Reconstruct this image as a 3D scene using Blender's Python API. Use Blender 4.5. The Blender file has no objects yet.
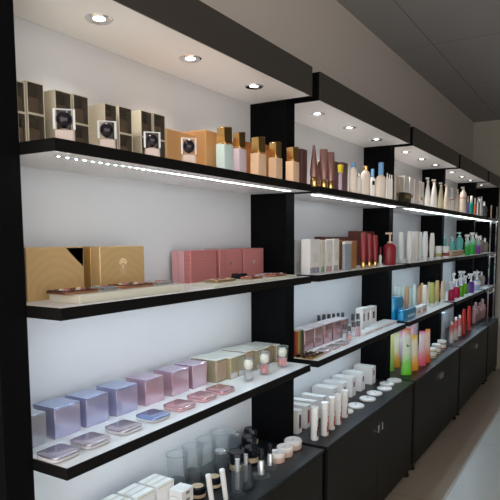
import bpy, bmesh, math, random
from mathutils import Vector, Matrix
R = math.radians
PI = math.pi
random.seed(4)
C = bpy.context.scene.collection
SC = bpy.context.scene

# ------------------------------------------------------------------ camera
YAW, PITCH, ROLL, FPX, CX, CY = R(31.0472), R(-5.7277), R(-.1635), 570.7053, 258.9985, 296.6232
EYE = Vector((0, -1.08, 1.5735))
FW = Vector((math.cos(YAW)*math.cos(PITCH), math.sin(YAW)*math.cos(PITCH), math.sin(PITCH)))
RT = Vector((math.sin(YAW), -math.cos(YAW), 0))
UP = RT.cross(FW)
RT, UP = RT*math.cos(ROLL)+UP*math.sin(ROLL), UP*math.cos(ROLL)-RT*math.sin(ROLL)
cd = bpy.data.cameras.new('camera')
cam = bpy.data.objects.new('camera', cd)
C.objects.link(cam)
M = Matrix((RT, UP, -FW)).transposed().to_4x4()
M.translation = EYE
cam.matrix_world = M
cd.sensor_width = 36
cd.lens = 36*FPX/500
cd.shift_x = (250-CX)/500
cd.shift_y = (CY-250)/500
cd.clip_start = .02
SC.camera = cam
SC.view_settings.view_transform = 'Standard'
SC.view_settings.look = 'None'
SC.view_settings.gamma = 1
SC.view_settings.exposure = .38

# ------------------------------------------------------------------ light
w = bpy.data.worlds.new('World')
SC.world = w
w.use_nodes = True
w.node_tree.nodes['Background'].inputs[0].default_value = (1, .955, .91, 1)
w.node_tree.nodes['Background'].inputs[1].default_value = 2.1
DOWN_W = 3.6
DOWN_C = (1, .93, .86)

# ------------------------------------------------------------------ measures
Z1, Z2, Z3, ZC, ZV, ZT, CE = 1.8049, 1.4135, 1.0245, .6321, 2.1734, 2.2908, 2.9617
D, PF, CF, XE = .3071, .124, -.0474, 7.35
X0, PITCHL, GAP = .8958, 1.4158, .0783
BAY = [(X0+i*PITCHL, min(X0+(i+1)*PITCHL-GAP, XE-.085)) for i in range(5)]

def pj(x, y, z):
    d = Vector((x, y, z))-EYE
    k = d.dot(FW)
    return CX+FPX*d.dot(RT)/k, CY-FPX*d.dot(UP)/k, FPX/k
def at(px, Y, z):                    # X of the spot on plane Y, height z, that stands at picture column px
    lo, hi = .2, 12
    for _ in range(50):
        m = (lo+hi)/2
        if pj(m, Y, z)[0] < px: lo = m
        else: hi = m
    return lo
def ztop(x, y, py):                  # height of the point above (x, y) at picture row py
    lo, hi = 0, 3
    for _ in range(40):
        m = (lo+hi)/2
        if pj(x, y, m)[1] > py: lo = m
        else: hi = m
    return lo

# ------------------------------------------------------------------ materials
MATS = {}
def mat(name, col, rough=.5, metal=0., trans=0., emis=None, es=0, coat=0., ior=1.45, alpha=1., bump=None, spec=None):
    if name in MATS: return MATS[name]
    m = bpy.data.materials.new(name); m.use_nodes = True
    b = m.node_tree.nodes['Principled BSDF']
    b.inputs['Base Color'].default_value = (*col, 1)
    b.inputs['Roughness'].default_value = rough
    b.inputs['Metallic'].default_value = metal
    b.inputs['Transmission Weight'].default_value = trans
    b.inputs['IOR'].default_value = ior
    b.inputs['Coat Weight'].default_value = coat
    b.inputs['Alpha'].default_value = alpha
    if spec is not None: b.inputs['Specular IOR Level'].default_value = spec
    if emis:
        b.inputs['Emission Color'].default_value = (*emis, 1)
        b.inputs['Emission Strength'].default_value = es
    if bump:
        n = m.node_tree.nodes; l = m.node_tree.links
        t = n.new('ShaderNodeTexNoise'); t.inputs['Scale'].default_value = bump[0]
        tc = n.new('ShaderNodeTexCoord'); l.new(tc.outputs['Object'], t.inputs['Vector'])
        bp = n.new('ShaderNodeBump'); bp.inputs['Strength'].default_value = bump[1]; bp.inputs['Distance'].default_value = .002
        l.new(t.outputs['Fac'], bp.inputs['Height']); l.new(bp.outputs['Normal'], b.inputs['Normal'])
    MATS[name] = m
    return m
def grad(name, stops, h, rough=.35, metal=0., axis='Z', noise=0., off=0.):   # printed colour that changes up the pack
    if name in MATS: return MATS[name]
    m = mat(name, (1, 1, 1), rough, metal)
    n = m.node_tree.nodes; l = m.node_tree.links
    tc = n.new('ShaderNodeTexCoord'); s = n.new('ShaderNodeSeparateXYZ'); l.new(tc.outputs['Object'], s.inputs[0])
    d = n.new('ShaderNodeMath'); d.operation = 'DIVIDE'; d.inputs[1].default_value = h
    l.new(s.outputs[axis], d.inputs[0])
    ao = n.new('ShaderNodeMath'); ao.inputs[1].default_value = off; l.new(d.outputs[0], ao.inputs[0])
    src = ao.outputs[0]
    if noise:
        t = n.new('ShaderNodeTexNoise'); t.inputs['Scale'].default_value = 30
        l.new(tc.outputs['Object'], t.inputs['Vector'])
        mm = n.new('ShaderNodeMath'); mm.operation = 'MULTIPLY_ADD'; mm.inputs[1].default_value = noise
        mm.inputs[2].default_value = -noise/2
        l.new(t.outputs['Fac'], mm.inputs[0])
        a = n.new('ShaderNodeMath'); l.new(mm.outputs[0], a.inputs[0]); l.new(src, a.inputs[1]); src = a.outputs[0]
    r = n.new('ShaderNodeValToRGB')
    els = r.color_ramp.elements
    els[0].position, els[0].color = stops[0][0], (*stops[0][1], 1)
    els[1].position, els[1].color = stops[-1][0], (*stops[-1][1], 1)
    for p, c in stops[1:-1]:
        e = els.new(p); e.color = (*c, 1)
    l.new(src, r.inputs[0]); l.new(r.outputs[0], n['Principled BSDF'].inputs['Base Color'])
    return m
def tiles(name, c1, c2, mortar, sx, sy, ox, oy, msize, rough, noise=.06, bumpy=0.):
    m = mat(name, c1, rough)
    n = m.node_tree.nodes; l = m.node_tree.links; b = n['Principled BSDF']
    tc = n.new('ShaderNodeTexCoord')
    mp = n.new('ShaderNodeMapping'); mp.inputs['Location'].default_value = (-ox, -oy, 0)
    l.new(tc.outputs['Object'], mp.inputs[0])
    br = n.new('ShaderNodeTexBrick')
    br.offset = 0; br.squash = 1
    br.inputs['Scale'].default_value = 1
    br.inputs['Brick Width'].default_value = sx; br.inputs['Row Height'].default_value = sy
    br.inputs['Mortar Size'].default_value = msize; br.inputs['Mortar Smooth'].default_value = .1
    br.inputs['Color1'].default_value = (*c1, 1); br.inputs['Color2'].default_value = (*c2, 1); br.inputs['Mortar'].default_value = (*mortar, 1)
    l.new(mp.outputs[0], br.inputs['Vector'])
    no = n.new('ShaderNodeTexNoise'); no.inputs['Scale'].default_value = 3.5; no.inputs['Detail'].default_value = 6
    l.new(tc.outputs['Object'], no.inputs['Vector'])
    mx = n.new('ShaderNodeMix'); mx.data_type = 'RGBA'; mx.blend_type = 'OVERLAY'; mx.inputs['Factor'].default_value = noise*4
    l.new(br.outputs['Color'], mx.inputs['A']); l.new(no.outputs['Color'], mx.inputs['B'])
    hs = n.new('ShaderNodeRGBToBW'); l.new(no.outputs['Color'], hs.inputs[0]); l.new(hs.outputs[0], mx.inputs['B'])
    l.new(mx.outputs['Result'], b.inputs['Base Color'])
    bp = n.new('ShaderNodeBump'); bp.inputs['Strength'].default_value = .4; bp.inputs['Distance'].default_value = .002; bp.invert = True
    l.new(br.outputs['Fac'], bp.inputs['Height']); l.new(bp.outputs['Normal'], b.inputs['Normal'])
    return m
def fan(name, c1, c2, rough, metal, scale, bands=60, strength=.5):     # foil embossed with a radiating pattern
    if name in MATS: return MATS[name]
    m = mat(name, c1, rough, metal)
    n = m.node_tree.nodes; l = m.node_tree.links; b = n['Principled BSDF']
    tc = n.new('ShaderNodeTexCoord')
    wv = n.new('ShaderNodeTexWave'); wv.wave_type = 'RINGS'; wv.rings_direction = 'Y'; wv.inputs['Scale'].default_value = scale
    wv.inputs['Distortion'].default_value = 3; wv.inputs['Detail'].default_value = 1
    l.new(tc.outputs['Object'], wv.inputs['Vector'])
    r = n.new('ShaderNodeValToRGB'); r.color_ramp.elements[0].color = (*c1, 1); r.color_ramp.elements[1].color = (*c2, 1)
    l.new(wv.outputs['Fac'], r.inputs[0]); l.new(r.outputs[0], b.inputs['Base Color'])
    bp = n.new('ShaderNodeBump'); bp.inputs['Strength'].default_value = strength; bp.inputs['Distance'].default_value = .001
    l.new(wv.outputs['Fac'], bp.inputs['Height']); l.new(bp.outputs['Normal'], b.inputs['Normal'])
    return m

black_wood = mat('black_laminate', (.0025, .0025, .003), .65, bump=(60, .05), spec=.06)
black_edge = mat('black_edge_band', (.004, .004, .004), .5, spec=.2)
worktop_m = mat('charcoal_worktop', (.010, .011, .013), .38, bump=(80, .08), spec=.35)
door_m = mat('dark_door_laminate', (.008, .007, .005), .5, bump=(40, .05), spec=.3)
fascia_m = mat('brown_black_fascia', (.042, .036, .030), .42, bump=(50, .04))
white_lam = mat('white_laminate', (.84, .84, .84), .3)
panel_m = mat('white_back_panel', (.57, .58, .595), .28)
underside_m = mat('white_soffit', (.86, .84, .83), .35)
chrome = mat('chrome', (.8, .8, .8), .12, 1)
lens_m = mat('lamp_lens', (1, 1, 1), .3, emis=(1, .98, .95), es=6)
diode_m = mat('led_diode', (1, 1, 1), .3, emis=(.80, .91, 1), es=680)
diode_w = mat('wide_led_diode', (1, 1, 1), .3, emis=(.66, .85, 1), es=230)
alu = mat('brushed_aluminium', (.55, .56, .58), .35, 1)
gold = mat('gold_metal', (.72, .47, .18), .18, 1)
pale_gold = mat('pale_gold', (.72, .58, .36), .22, 1)
kraft = mat('amber_gold_card', (.55, .31, .13), .4, .25, bump=(90, .1))
cream = mat('cream_card', (.52, .47, .36), .5)
white_p = mat('white_plastic', (.78, .76, .73), .35)
offwhite = mat('off_white_plastic', (.72, .64, .55), .38)
white_c = mat('white_card', (.74, .73, .72), .45)
black_p = mat('black_plastic', (.008, .008, .01), .15)
clear = mat('clear_glass', (.55, .62, .64), .03, alpha=.10, ior=1.5)
smoky = mat('smoky_glass', (.12, .14, .16), .04, alpha=.30, ior=1.5)

# ------------------------------------------------------------------ mesh tools
def bx(bm, x0, x1, y0, y1, z0, z1, bevel=0., seg=1):
    g = bmesh.ops.create_cube(bm, size=1)
    vs = g['verts']
    for v in vs:
        v.co = Vector((x0+(v.co.x+.5)*(x1-x0), y0+(v.co.y+.5)*(y1-y0), z0+(v.co.z+.5)*(z1-z0)))
    if bevel:
        es = list({e for v in vs for e in v.link_edges})
        bmesh.ops.bevel(bm, geom=es, offset=bevel, segments=seg, profile=.6, affect='EDGES')
def loft(bm, secs, n=20, cap=True, close=False):
    # secs: (z, rx, ry, power, ox, oy): stacked superellipses; power 2 = round, 6 = nearly square
    rings = []
    for s in secs:
        z, rx, ry = s[:3]; p = s[3] if len(s) > 3 else 2; ox = s[4] if len(s) > 4 else 0; oy = s[5] if len(s) > 5 else 0
        ring = []
        for i in range(n):
            a = 2*PI*(i+.5)/n
            c, q = math.cos(a), math.sin(a)
            ring.append(bm.verts.new((ox+rx*math.copysign(abs(c)**(2/p), c), oy+ry*math.copysign(abs(q)**(2/p), q), z)))
        rings.append(ring)
    for a, b in zip(rings, rings[1:]):
        for i in range(n):
            bm.faces.new((a[i], a[(i+1) % n], b[(i+1) % n], b[i]))
    if cap:
        bm.faces.new(list(reversed(rings[0]))); bm.faces.new(rings[-1])
def lathe(bm, prof, n=24, x=0, y=0):
    prev = None
    for r, z in prof:
        if r < 1e-6: ring = [bm.verts.new((x, y, z))]
        else: ring = [bm.verts.new((x+r*math.cos(2*PI*i/n), y+r*math.sin(2*PI*i/n), z)) for i in range(n)]
        if prev:
            if len(prev) == 1 and len(ring) > 1:
                for i in range(n): bm.faces.new((prev[0], ring[(i+1) % n], ring[i]))
            elif len(ring) == 1:
                for i in range(n): bm.faces.new((prev[i], prev[(i+1) % n], ring[0]))
            else:
                for i in range(n): bm.faces.new((prev[i], prev[(i+1) % n], ring[(i+1) % n], ring[i]))
        prev = ring
def rot(bm, ang, axis, about=(0, 0, 0)):
    bmesh.ops.rotate(bm, verts=bm.verts, cent=about, matrix=Matrix.Rotation(ang, 3, axis))
CACHE = {}
def part(parent, name, m, fn, key=None, loc=(0, 0, 0), smooth=True, rz=0, label=None):
    k = (name, key, m.name) if key is not None else None
    if k and k in CACHE: me = CACHE[k]
    else:
        bm = bmesh.new(); fn(bm)
        bmesh.ops.recalc_face_normals(bm, faces=bm.faces)
        me = bpy.data.meshes.new(name); bm.to_mesh(me); bm.free()
        me.materials.append(m)
        if smooth:
            me.shade_smooth()
            try: me.set_sharp_from_angle(angle=R(35))
            except Exception: pass
        if k: CACHE[k] = me
    o = bpy.data.objects.new(name, me); C.objects.link(o)
    o.location = loc; o.rotation_euler = (0, 0, rz)
    if parent: o.parent = parent
    if label: o['label'] = label
    return o
def thing(name, label, cat, loc, group=None, rz=0):
    o = bpy.data.objects.new(name, None); C.objects.link(o)
    o.empty_display_size = .02
    o.location = loc; o.rotation_euler = (0, 0, rz)
    o['label'] = label; o['category'] = cat
    if group: o['group'] = group
    return o
def struct(name, m, fn):
    o = part(None, name, m, fn); o['kind'] = 'structure'; return o
def q(v): return round(v, 3)

# ------------------------------------------------------------------ the room
floor_m = tiles('beige_floor_tiles', (.46, .39, .31), (.445, .375, .30), (.25, .20, .16), 1.2, .6, .95, -.93, .003, .3, .03)
ceil_m = tiles('grey_ceiling_tiles', (.35, .34, .335), (.345, .335, .33), (.20, .19, .175), 1.26, .6, 4.2945-1.26*5, .04-.6*20, .004, .8, .02)
wall_m = mat('beige_wall_paint', (.55, .495, .45), .7, bump=(25, .08))
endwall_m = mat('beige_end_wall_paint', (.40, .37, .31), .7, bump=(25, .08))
struct('floor', floor_m, lambda b: bx(b, -1.6, XE+.1, -4.5, .45, -.08, 0))
struct('ceiling', ceil_m, lambda b: bx(b, -1.6, XE+.1, -4.5, .45, CE, CE+.08))
struct('unseen_wall_right', wall_m, lambda b: bx(b, 1.2, XE, -3.6, -3.5, 0, CE))  # unseen wall, added to darken the far end; light enters near the camera
struct('wall_left', wall_m, lambda b: bx(b, -1.6, XE+.1, D+.022, .45, 0, CE))
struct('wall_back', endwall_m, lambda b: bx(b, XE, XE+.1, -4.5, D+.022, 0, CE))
# bright reflection on the floor, put into the colour as a paler tile field
floor_sheen_m = tiles('painted_floor_sheen_tiles', (.44, .43, .395), (.43, .42, .39), (.30, .27, .23), 1.2, .6, .95, -.93, .003, .32, .03)
struct('floor_sheen', floor_sheen_m, lambda b: bx(b, -1.6, XE, -3.5, -.335, 0, .0015))

# ------------------------------------------------------------------ shelving
ORD = ['nearest', 'second', 'third', 'fourth', 'farthest']
BAYN = ['nearest bay', 'second bay', 'third bay', 'fourth bay', 'end bay']
DOWNX = {0: (1.167, 1.57, 1.974), 1: (2.556, 2.96, 3.39), 2: (3.985, 4.39, 4.807), 3: (5.39, 5.83, 6.23), 4: (6.85,)}
UL = ['black shelf unit nearest the camera with gold cartons and lavender cubes',
      'black shelf unit second from the camera, holding the dark red tubes',
      'black shelf unit third from the camera, above the bright fanned colour tubes',
      'black shelf unit fourth from the camera, holding the green and aqua bottles',
      'narrow black shelf unit at the far end with glass racks']
TH = .0285
for i, (xa, xb) in enumerate(BAY):
    u = thing('shelving_unit', UL[i], 'shelves', (xa, D, ZC), 'wall shelf units')
    def P(name, m, x0, x1, y0, y1, z0, z1, bev=0, par=None, off=(0, 0, 0), **k):
        pl = par if par else u
        l = Vector((xa, D, ZC))+Vector(off)
        return part(pl, name, m, lambda b: bx(b, x0-l.x, x1-l.x, y0-l.y, y1-l.y, z0-l.z, z1-l.z, bev), **k)
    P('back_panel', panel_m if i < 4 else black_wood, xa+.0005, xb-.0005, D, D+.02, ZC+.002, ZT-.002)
    if i == 0: P('side_panel', black_wood, xa-GAP, xa, PF, D+.02, ZC+.002, ZT)
    if i == 4: P('side_panel', black_wood, xb, XE-.002, .01, D+.02, ZC+.002, ZT-.004)
    else: P('side_panel', black_wood, xb, xb+GAP, PF, D+.02, ZC+.002, ZT-.004)
    for zi, z in enumerate((Z1, Z2, Z3)):
        s = P('shelf', white_lam, xa+.003, xb-.003, .003, D-.001, z-TH, z)
        def eb(b, z=z):
            o = Vector((xa, D, ZC))
            z0, z1 = z-TH-.0006-o.z, z+.0003-o.z
            bx(b, xa-o.x, xb-o.x, -o.y, .003-o.y, z0, z1)
            bx(b, xa-o.x, xa+.003-o.x, .003-o.y, D-.001-o.y, z0, z1)
            bx(b, xb-.003-o.x, xb-o.x, .003-o.y, D-.001-o.y, z0, z1)
        part(s, 'edge_band', black_edge, eb, smooth=False)
        # light bar under the front of the shelf
        yl = .062 if zi == 0 else .11
        def lb(b, z=z):
            bx(b, .05, xb-xa-.05, yl-.006-D, yl+.006-D, z-TH-.002-ZC, z-TH-ZC)
        st = part(s, 'led_strip', mat('grey_led_tape', (.45, .45, .45), .6), lb, smooth=False)
        dl, dw, lp, dmat = (.0038, .0018, .027, diode_m) if zi == 0 else (.006, .005, .0195, diode_w)
        def dd(b, z=z, dl=dl, dw=dw, lp=lp):
            n = int((xb-xa-.12)/lp)
            for k in range(n):
                x = .06+k*lp
                bx(b, x, x+dl, yl-dw/2-D, yl+dw/2-D, z-TH-.0023-ZC, z-TH-.0019-ZC)
        dm = part(s, 'led_diodes', dmat, dd, smooth=False)
        dm['kind'] = 'stuff'
    # canopy with its downlights
    cn = P('canopy', underside_m, xa+.004, xb-.004, .006, D-.001, ZV, ZV+.018)
    def fs(b):
        o = Vector((xa, D, ZC))
        bx(b, xa-o.x, xb-o.x, -o.y, .006-o.y, ZV-.002-o.z, ZT-o.z)
    part(cn, 'fascia', fascia_m, fs, smooth=False)
    def tp(b):
        o = Vector((xa, D, ZC))
        bx(b, xa-o.x, xb-o.x, .006-o.y, D-o.y, ZT-.016-o.z, ZT-o.z)
        bx(b, xa-o.x, xa+.004-o.x, .006-o.y, D-o.y, ZV-.002-o.z, ZT-.016-o.z)
        bx(b, xb-.004-o.x, xb-o.x, .006-o.y, D-o.y, ZV-.002-o.z, ZT-.016-o.z)
    part(cn, 'canopy_cover', black_wood, tp, smooth=False)
    for x in DOWNX[i]:
        def ring(b):
            lathe(b, [(.017, -.001), (.022, -.0035), (.033, -.005), (.038, -.001), (.038, .0), (.017, .0), (.017, -.001)], 28)
        dl = part(u, 'downlight', chrome, ring, 'dl', (x-xa, .129-D, ZV-ZC))
        part(dl, 'lamp_lens', lens_m, lambda b: lathe(b, [(0, -.003), (.010, -.003), (.0165, -.0012), (.0165, -.0002), (0, -.0002)], 24), 'll')
        sp = bpy.data.lights.new('downlight_beam', 'SPOT'); sp.energy = DOWN_W; sp.color = DOWN_C
        sp.spot_size = R(120); sp.spot_blend = .9; sp.shadow_soft_size = .02
        so = bpy.data.objects.new('downlight_beam', sp); C.objects.link(so)
        so.location = (x, .129, ZV-.012)

# ------------------------------------------------------------------ cabinets
CL = ['black two door base cabinet nearest the camera, under the glass tumblers',
      'black two door base cabinet under the white cartons and white discs',
      'black two door base cabinet under the fanned colour tubes',
      'black two door base cabinet under the red tubes',
      'black base cabinet at the far end against the end wall']
ZB, ZD = .043, ZC-.014
for i, (xa, xb) in enumerate(BAY):
    c = thing('base_cabinet', CL[i], 'cabinet', (xa, D, 0), 'base cabinets under the shelves')
    xl, xr = xa+.002, xb+GAP-.03 if i < 4 else xb
    if i == 0: xl = xa-GAP
    W = xr-xl
    def Q(name, m, x0, x1, y0, y1, z0, z1, bev=0, par=None, off=Vector((0, 0, 0)), **k):
        return part(par or c, name, m, lambda b: bx(b, x0-xa-off.x, x1-xa-off.x, y0-D-off.y, y1-D-off.y, z0-off.z, z1-off.z, bev), **k)
    Q('carcass', black_wood, xl, xr, CF+.019, D+.02, ZB, ZD-.0005)
    Q('worktop', worktop_m, xl, xr, CF, D+.02, ZD, ZC, .0015)
    n = 2 if i < 4 else 1
    for k in range(n):
        d0, d1 = xl+.012+k*(W-.024)/n+.0015, xl+.012+(k+1)*(W-.024)/n-.0015
        dr = Q('door', door_m, d0, d1, CF+.002, CF+.0175, ZB, ZD-.0025, .001)
        hx = (d1-.03 if k == 0 else d0+.03) if n == 2 else d1-.06
        hz = ZC-.105
        def hd(b):
            bx(b, hx-xa-.006, hx-xa+.006, CF-.016-D, CF-.010-D, hz-.022, hz+.022, .002)
            bx(b, hx-xa-.004, hx-xa+.004, CF-.011-D, CF+.003-D, hz+.010, hz+.018)
            bx(b, hx-xa-.004, hx-xa+.004, CF-.011-D, CF+.003-D, hz-.018, hz-.010)
        part(dr, 'handle', chrome, hd)
    for fx in (xl+.05, xr-.05):
        for fy in (CF+.03, D-.05):
            part(c, 'foot', black_edge, lambda b: lathe(b, [(0, 0), (.026, 0), (.028, .006), (.024, .012), (.02, ZB), (0, ZB)], 16), 'ft', (fx-xa, fy-D, 0))

# ================================================================== products
SH = {1: Z1, 2: Z2, 3: Z3, 4: ZC}
SN = {1: 'top shelf', 2: 'middle shelf', 3: 'lower shelf', 4: 'cabinet top'}
N_ = ['first', 'second', 'third', 'fourth', 'fifth', 'sixth', 'seventh', 'eighth', 'ninth', 'tenth', 'eleventh', 'twelfth', 'thirteenth', 'fourteenth', 'fifteenth', 'sixteenth']
LAST = {}
def boxat(s, pl, pr, Y, ptop, z=None):         # front face on plane Y between columns pl and pr
    z = SH[s] if z is None else z
    a, b = at(pl, Y, z), at(pr, Y, z)
    h = ztop((a+b)/2, Y, ptop)-z
    return (a+b)/2, b-a, h
def rndat(s, pl, pr, Y, ptop, z=None):         # round or upright thing centred on plane Y
    z = SH[s] if z is None else z
    x = at((pl+pr)/2, Y, z)
    sc = pj(x, Y, z)[2]
    h = ztop(x, Y, ptop)-z
    return x, (pr-pl)/sc, h

# --- cartons
def carton(name, label, cat, x, y, z, wx, dy, h, m, group=None, rz=0, lid=None, panel=None, side=None, lidh=.2, extra=None, flap=True):
    """x, y: centre of front face bottom. Body, a lid or flap line and printed panels are parts."""
    t = thing(name, label, cat, (x, y, z), group, rz)
    hb = h*(1-lidh) if lid else h
    key = (q(wx), q(dy), q(hb))
    part(t, 'carton', m, lambda b: bx(b, -wx/2, wx/2, 0, dy, 0, hb, .0012), key)
    if lid: part(t, 'lid', lid, lambda b: bx(b, -wx/2-.0008, wx/2+.0008, -.0008, dy+.0008, hb+.0004, h, .0015), (q(wx), q(dy), q(h), q(hb)))
    elif flap: part(t, 'tuck_flap', m, lambda b: bx(b, -wx/2+.001, wx/2-.001, .0012, dy-.0015, h, h+.0012, .0004), key)
    if panel:
        pm, fx, z0, z1 = panel
        part(t, 'printed_panel', pm, lambda b: bx(b, -wx/2*fx, wx/2*fx, -.0012, 0, h*z0, h*z1), (q(wx), q(h), fx, z0, z1), smooth=False)
    if side:
        pm, fx, z0, z1 = side
        part(t, 'side_print', pm, lambda b: bx(b, -wx/2-.0012, -wx/2, dy*(.5-fx/2), dy*(.5+fx/2), h*z0, h*z1), (q(wx), q(dy), q(h), fx, z0), smooth=False)
    return t

# ---- nearest bay, top shelf: cream window cartons stacked two high
win_dark = mat('dark_cellophane', (.035, .022, .016), .06, coat=1)
peach_jar = mat('peach_cream_jar', (.80, .52, .32), .3)
jar_cap = mat('dark_gold_cap', (.10, .07, .04), .12, .8)
def window_carton(label, x, y, z, wx, dy, h):
    t = thing('window_carton', label, 'box', (x, y, z), 'cream window cartons on the top shelf')
    key = (q(wx), q(dy), q(h))
    def body(b):     # tray of four walls, open at the front window
        th = .002
        bx(b, -wx/2, -wx/2+th, 0, dy, 0, h); bx(b, wx/2-th, wx/2, 0, dy, 0, h)
        bx(b, -wx/2+th, wx/2-th, 0, dy, 0, th); bx(b, -wx/2+th, wx/2-th, 0, dy, h-th, h)
        bx(b, -wx/2+th, wx/2-th, dy-th, dy, th, h-th)
    part(t, 'carton', cream, body, key, smooth=False)
    part(t, 'inner_lining', win_dark, lambda b: bx(b, -wx/2+.0022, wx/2-.0022, .030, .032, .0022, h-.0022), key, smooth=False)
    part(t, 'jar', peach_jar, lambda b: loft(b, [(.0022, wx*.30, .0115, 5, 0, .016), (h*.50, wx*.32, .0115, 5, 0, .016), (h*.54, wx*.2, .009, 4, 0, .016)], 20), key)
    part(t, 'jar_cap', jar_cap, lambda b: loft(b, [(h*.545, wx*.17, .010, 3, 0, .016), (h*.9, wx*.22, .0115, 3, 0, .016)], 20), key)
    part(t, 'window', mat('window_film', (.05, .04, .03), .03, alpha=.50, ior=1.6), lambda b: bx(b, -wx/2+.0022, wx/2-.0022, .0008, .0014, .0022, h-.0022), key, smooth=False)
    return t
Yw = .13
gl = ['leftmost', 'second', 'third', 'fourth']
for gi, (pb, cols, tops) in enumerate([
        (None, [(13, 27), (29, 46)], [80, 82]),
        (46, [(57, 73), (75, 90)], [91, 95]),
        (92, [(106, 118), (120, 133)], [104, 107]),
        (133, [(142, 153), (154.5, 166)], [111, 114])]):
    for ci, (a, b) in enumerate(cols):
        x, wx, h2 = boxat(1, a, b, Yw, tops[ci])
        if x-wx/2 < X0+.003: x, wx = (x+wx/2+X0+.003)/2, x+wx/2-X0-.003
        h = h2/2-.001
        for lv in range(2):
            window_carton('%s cream window carton, %s column of the %s stack, top shelf' % (('lower', 'upper')[lv], ('left', 'right')[ci], gl[gi]),
                          x, Yw, Z1+lv*(h+.001), wx, .11, h)

# round dark-stoppered glass blocks in front
dark_ball = mat('dark_plum_stopper', (.010, .007, .012), .12)
pinkclear = mat('pink_tinted_glass', (.80, .66, .60), .06, alpha=.6)
def glass_block(label, x, y, z, wdt, h):
    t = thing('perfume_block', label, 'perfume bottle', (x, y, z), 'square glass bottles with dark round stoppers')
    r = wdt/2; k = (q(wdt), q(h))
    part(t, 'bottle', pinkclear, lambda b: loft(b, [(0, r*.80, r*.6, 6), (h*.04, r*.86, r*.65, 6), (h*.36, r*.86, r*.65, 6), (h*.40, r*.55, r*.45, 4)], 24), k)
    part(t, 'collar', chrome, lambda b: lathe(b, [(0, h*.405), (r*.36, h*.405), (r*.4, h*.42), (r*.3, h*.435), (0, h*.435)], 20), k)
    part(t, 'stopper', dark_ball, lambda b: lathe(b, [(0, h*.44)]+[(r*.74*math.sin(a), h*.70-h*.25*math.cos(a)) for a in [PI*j/12 for j in range(1, 12)]]+[(0, h*.955)], 24), k)
    def frame(b):    # clear square shell standing round the stopper
        o = r*.97; i = r*.74
        bx(b, -o, -i, -r*.15, r*.15, h*.41, h, .001); bx(b, i, o, -r*.15, r*.15, h*.41, h, .001); bx(b, -i, i, -r*.15, r*.15, h*.965, h, .0008)
    part(t, 'glass_shell', mat('silvered_glass', (.75, .76, .78), .15, trans=.15), frame, k)
    return t
for i, (a, b, tp, wh) in enumerate([(54, 76, 109, 'leftmost, before the second carton stack'), (98, 117, 121, 'second, before the third carton stack'), (144, 161, 132, 'third, before the fourth carton stack'), (181, 197, 138, 'rightmost, before the amber carton')]):
    x, wd, h = rndat(1, a, b, .05, tp)
    glass_block('square glass bottle with dark ball stopper, ' + wh, x, .05, Z1, wd, h).rotation_euler.z = R(-42)

# amber cartons
x, wx, h = boxat(1, 167, 195, .13, 132); carton('gift_carton', 'wide amber gold carton behind the rightmost dark stoppered bottle, top shelf', 'box', x, .13, Z1, wx, .12, h, kraft, 'amber cartons on the top shelf')
x, wx, h = boxat(1, 203.5, 217, .085, 131); x += .008; wx -= .012; carton('gift_carton', 'narrow amber gold carton left of the pale aqua bottle, top shelf', 'box', x, .085, Z1, wx, .10, h, kraft, 'amber cartons on the top shelf')
orange_card = mat('orange_amber_card', (.42, .17, .05), .3, .3)
for a, b, tp, wh in [(243, 252, 142, 'between the lilac and first peach bottles'), (263.5, 269.5, 145, 'between the first and second peach bottles')]:
    x, wx, h = boxat(1, a, b, .10, tp); carton('slim_carton', 'slim orange amber carton %s, top shelf' % wh, 'box', x, .10, Z1, wx, .05, h, orange_card, 'slim orange cartons')

def cap_bottle(label, x, y, z, wd, h, bm_, fr=.55, group='square bottles with gold caps'):
    t = thing('lotion_bottle', label, 'bottle', (x, y, z), group); r = wd/2; k = (q(wd), q(h), fr)
    part(t, 'body', bm_, lambda b: bx(b, -r*.88, r*.88, -r*.55, r*.55, 0, h*fr, .002, 2), k)
    part(t, 'neck', gold, lambda b: lathe(b, [(0, h*fr), (r*.35, h*fr), (r*.35, h*fr+.004), (0, h*fr+.004)], 16), k)
    def cap(b):
        bx(b, -r*.78, r*.74, -r*.5, r*.5, h*fr+.0042, h*.97, .0015)
        for v in b.verts:
            if v.co.z > h*.8: v.co.z += v.co.x/r*h*.03
    part(t, 'cap', gold, cap, k)
    return t
peach = mat('peach_lotion', (.72, .50, .33), .35)
for a, b, tp, m, w_, fr in [(216, 234, 126, mat('aqua_lotion', (.55, .68, .66), .35), 'pale aqua square bottle with tall gold cap on the top shelf', .58),
                           (232, 247, 131, mat('lilac_lotion', (.60, .50, .56), .35), 'lilac square bottle with gold cap right of the aqua bottle', .58),
                           (250, 267, 136, peach, 'first peach square bottle with gold cap, right of the lilac bottle', .57),
                           (268, 283, 141, peach, 'second peach square bottle with gold cap, before the black side panel', .57),
                           (285, 300, 146, peach, 'third peach square bottle with gold cap, rightmost, beside the mauve cartons', .58)]:
    x, wd, h = rndat(1, a, b, .045, tp)
    cap_bottle(w_, x, .045, Z1, wd*1.02, h, m, fr)

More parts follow.
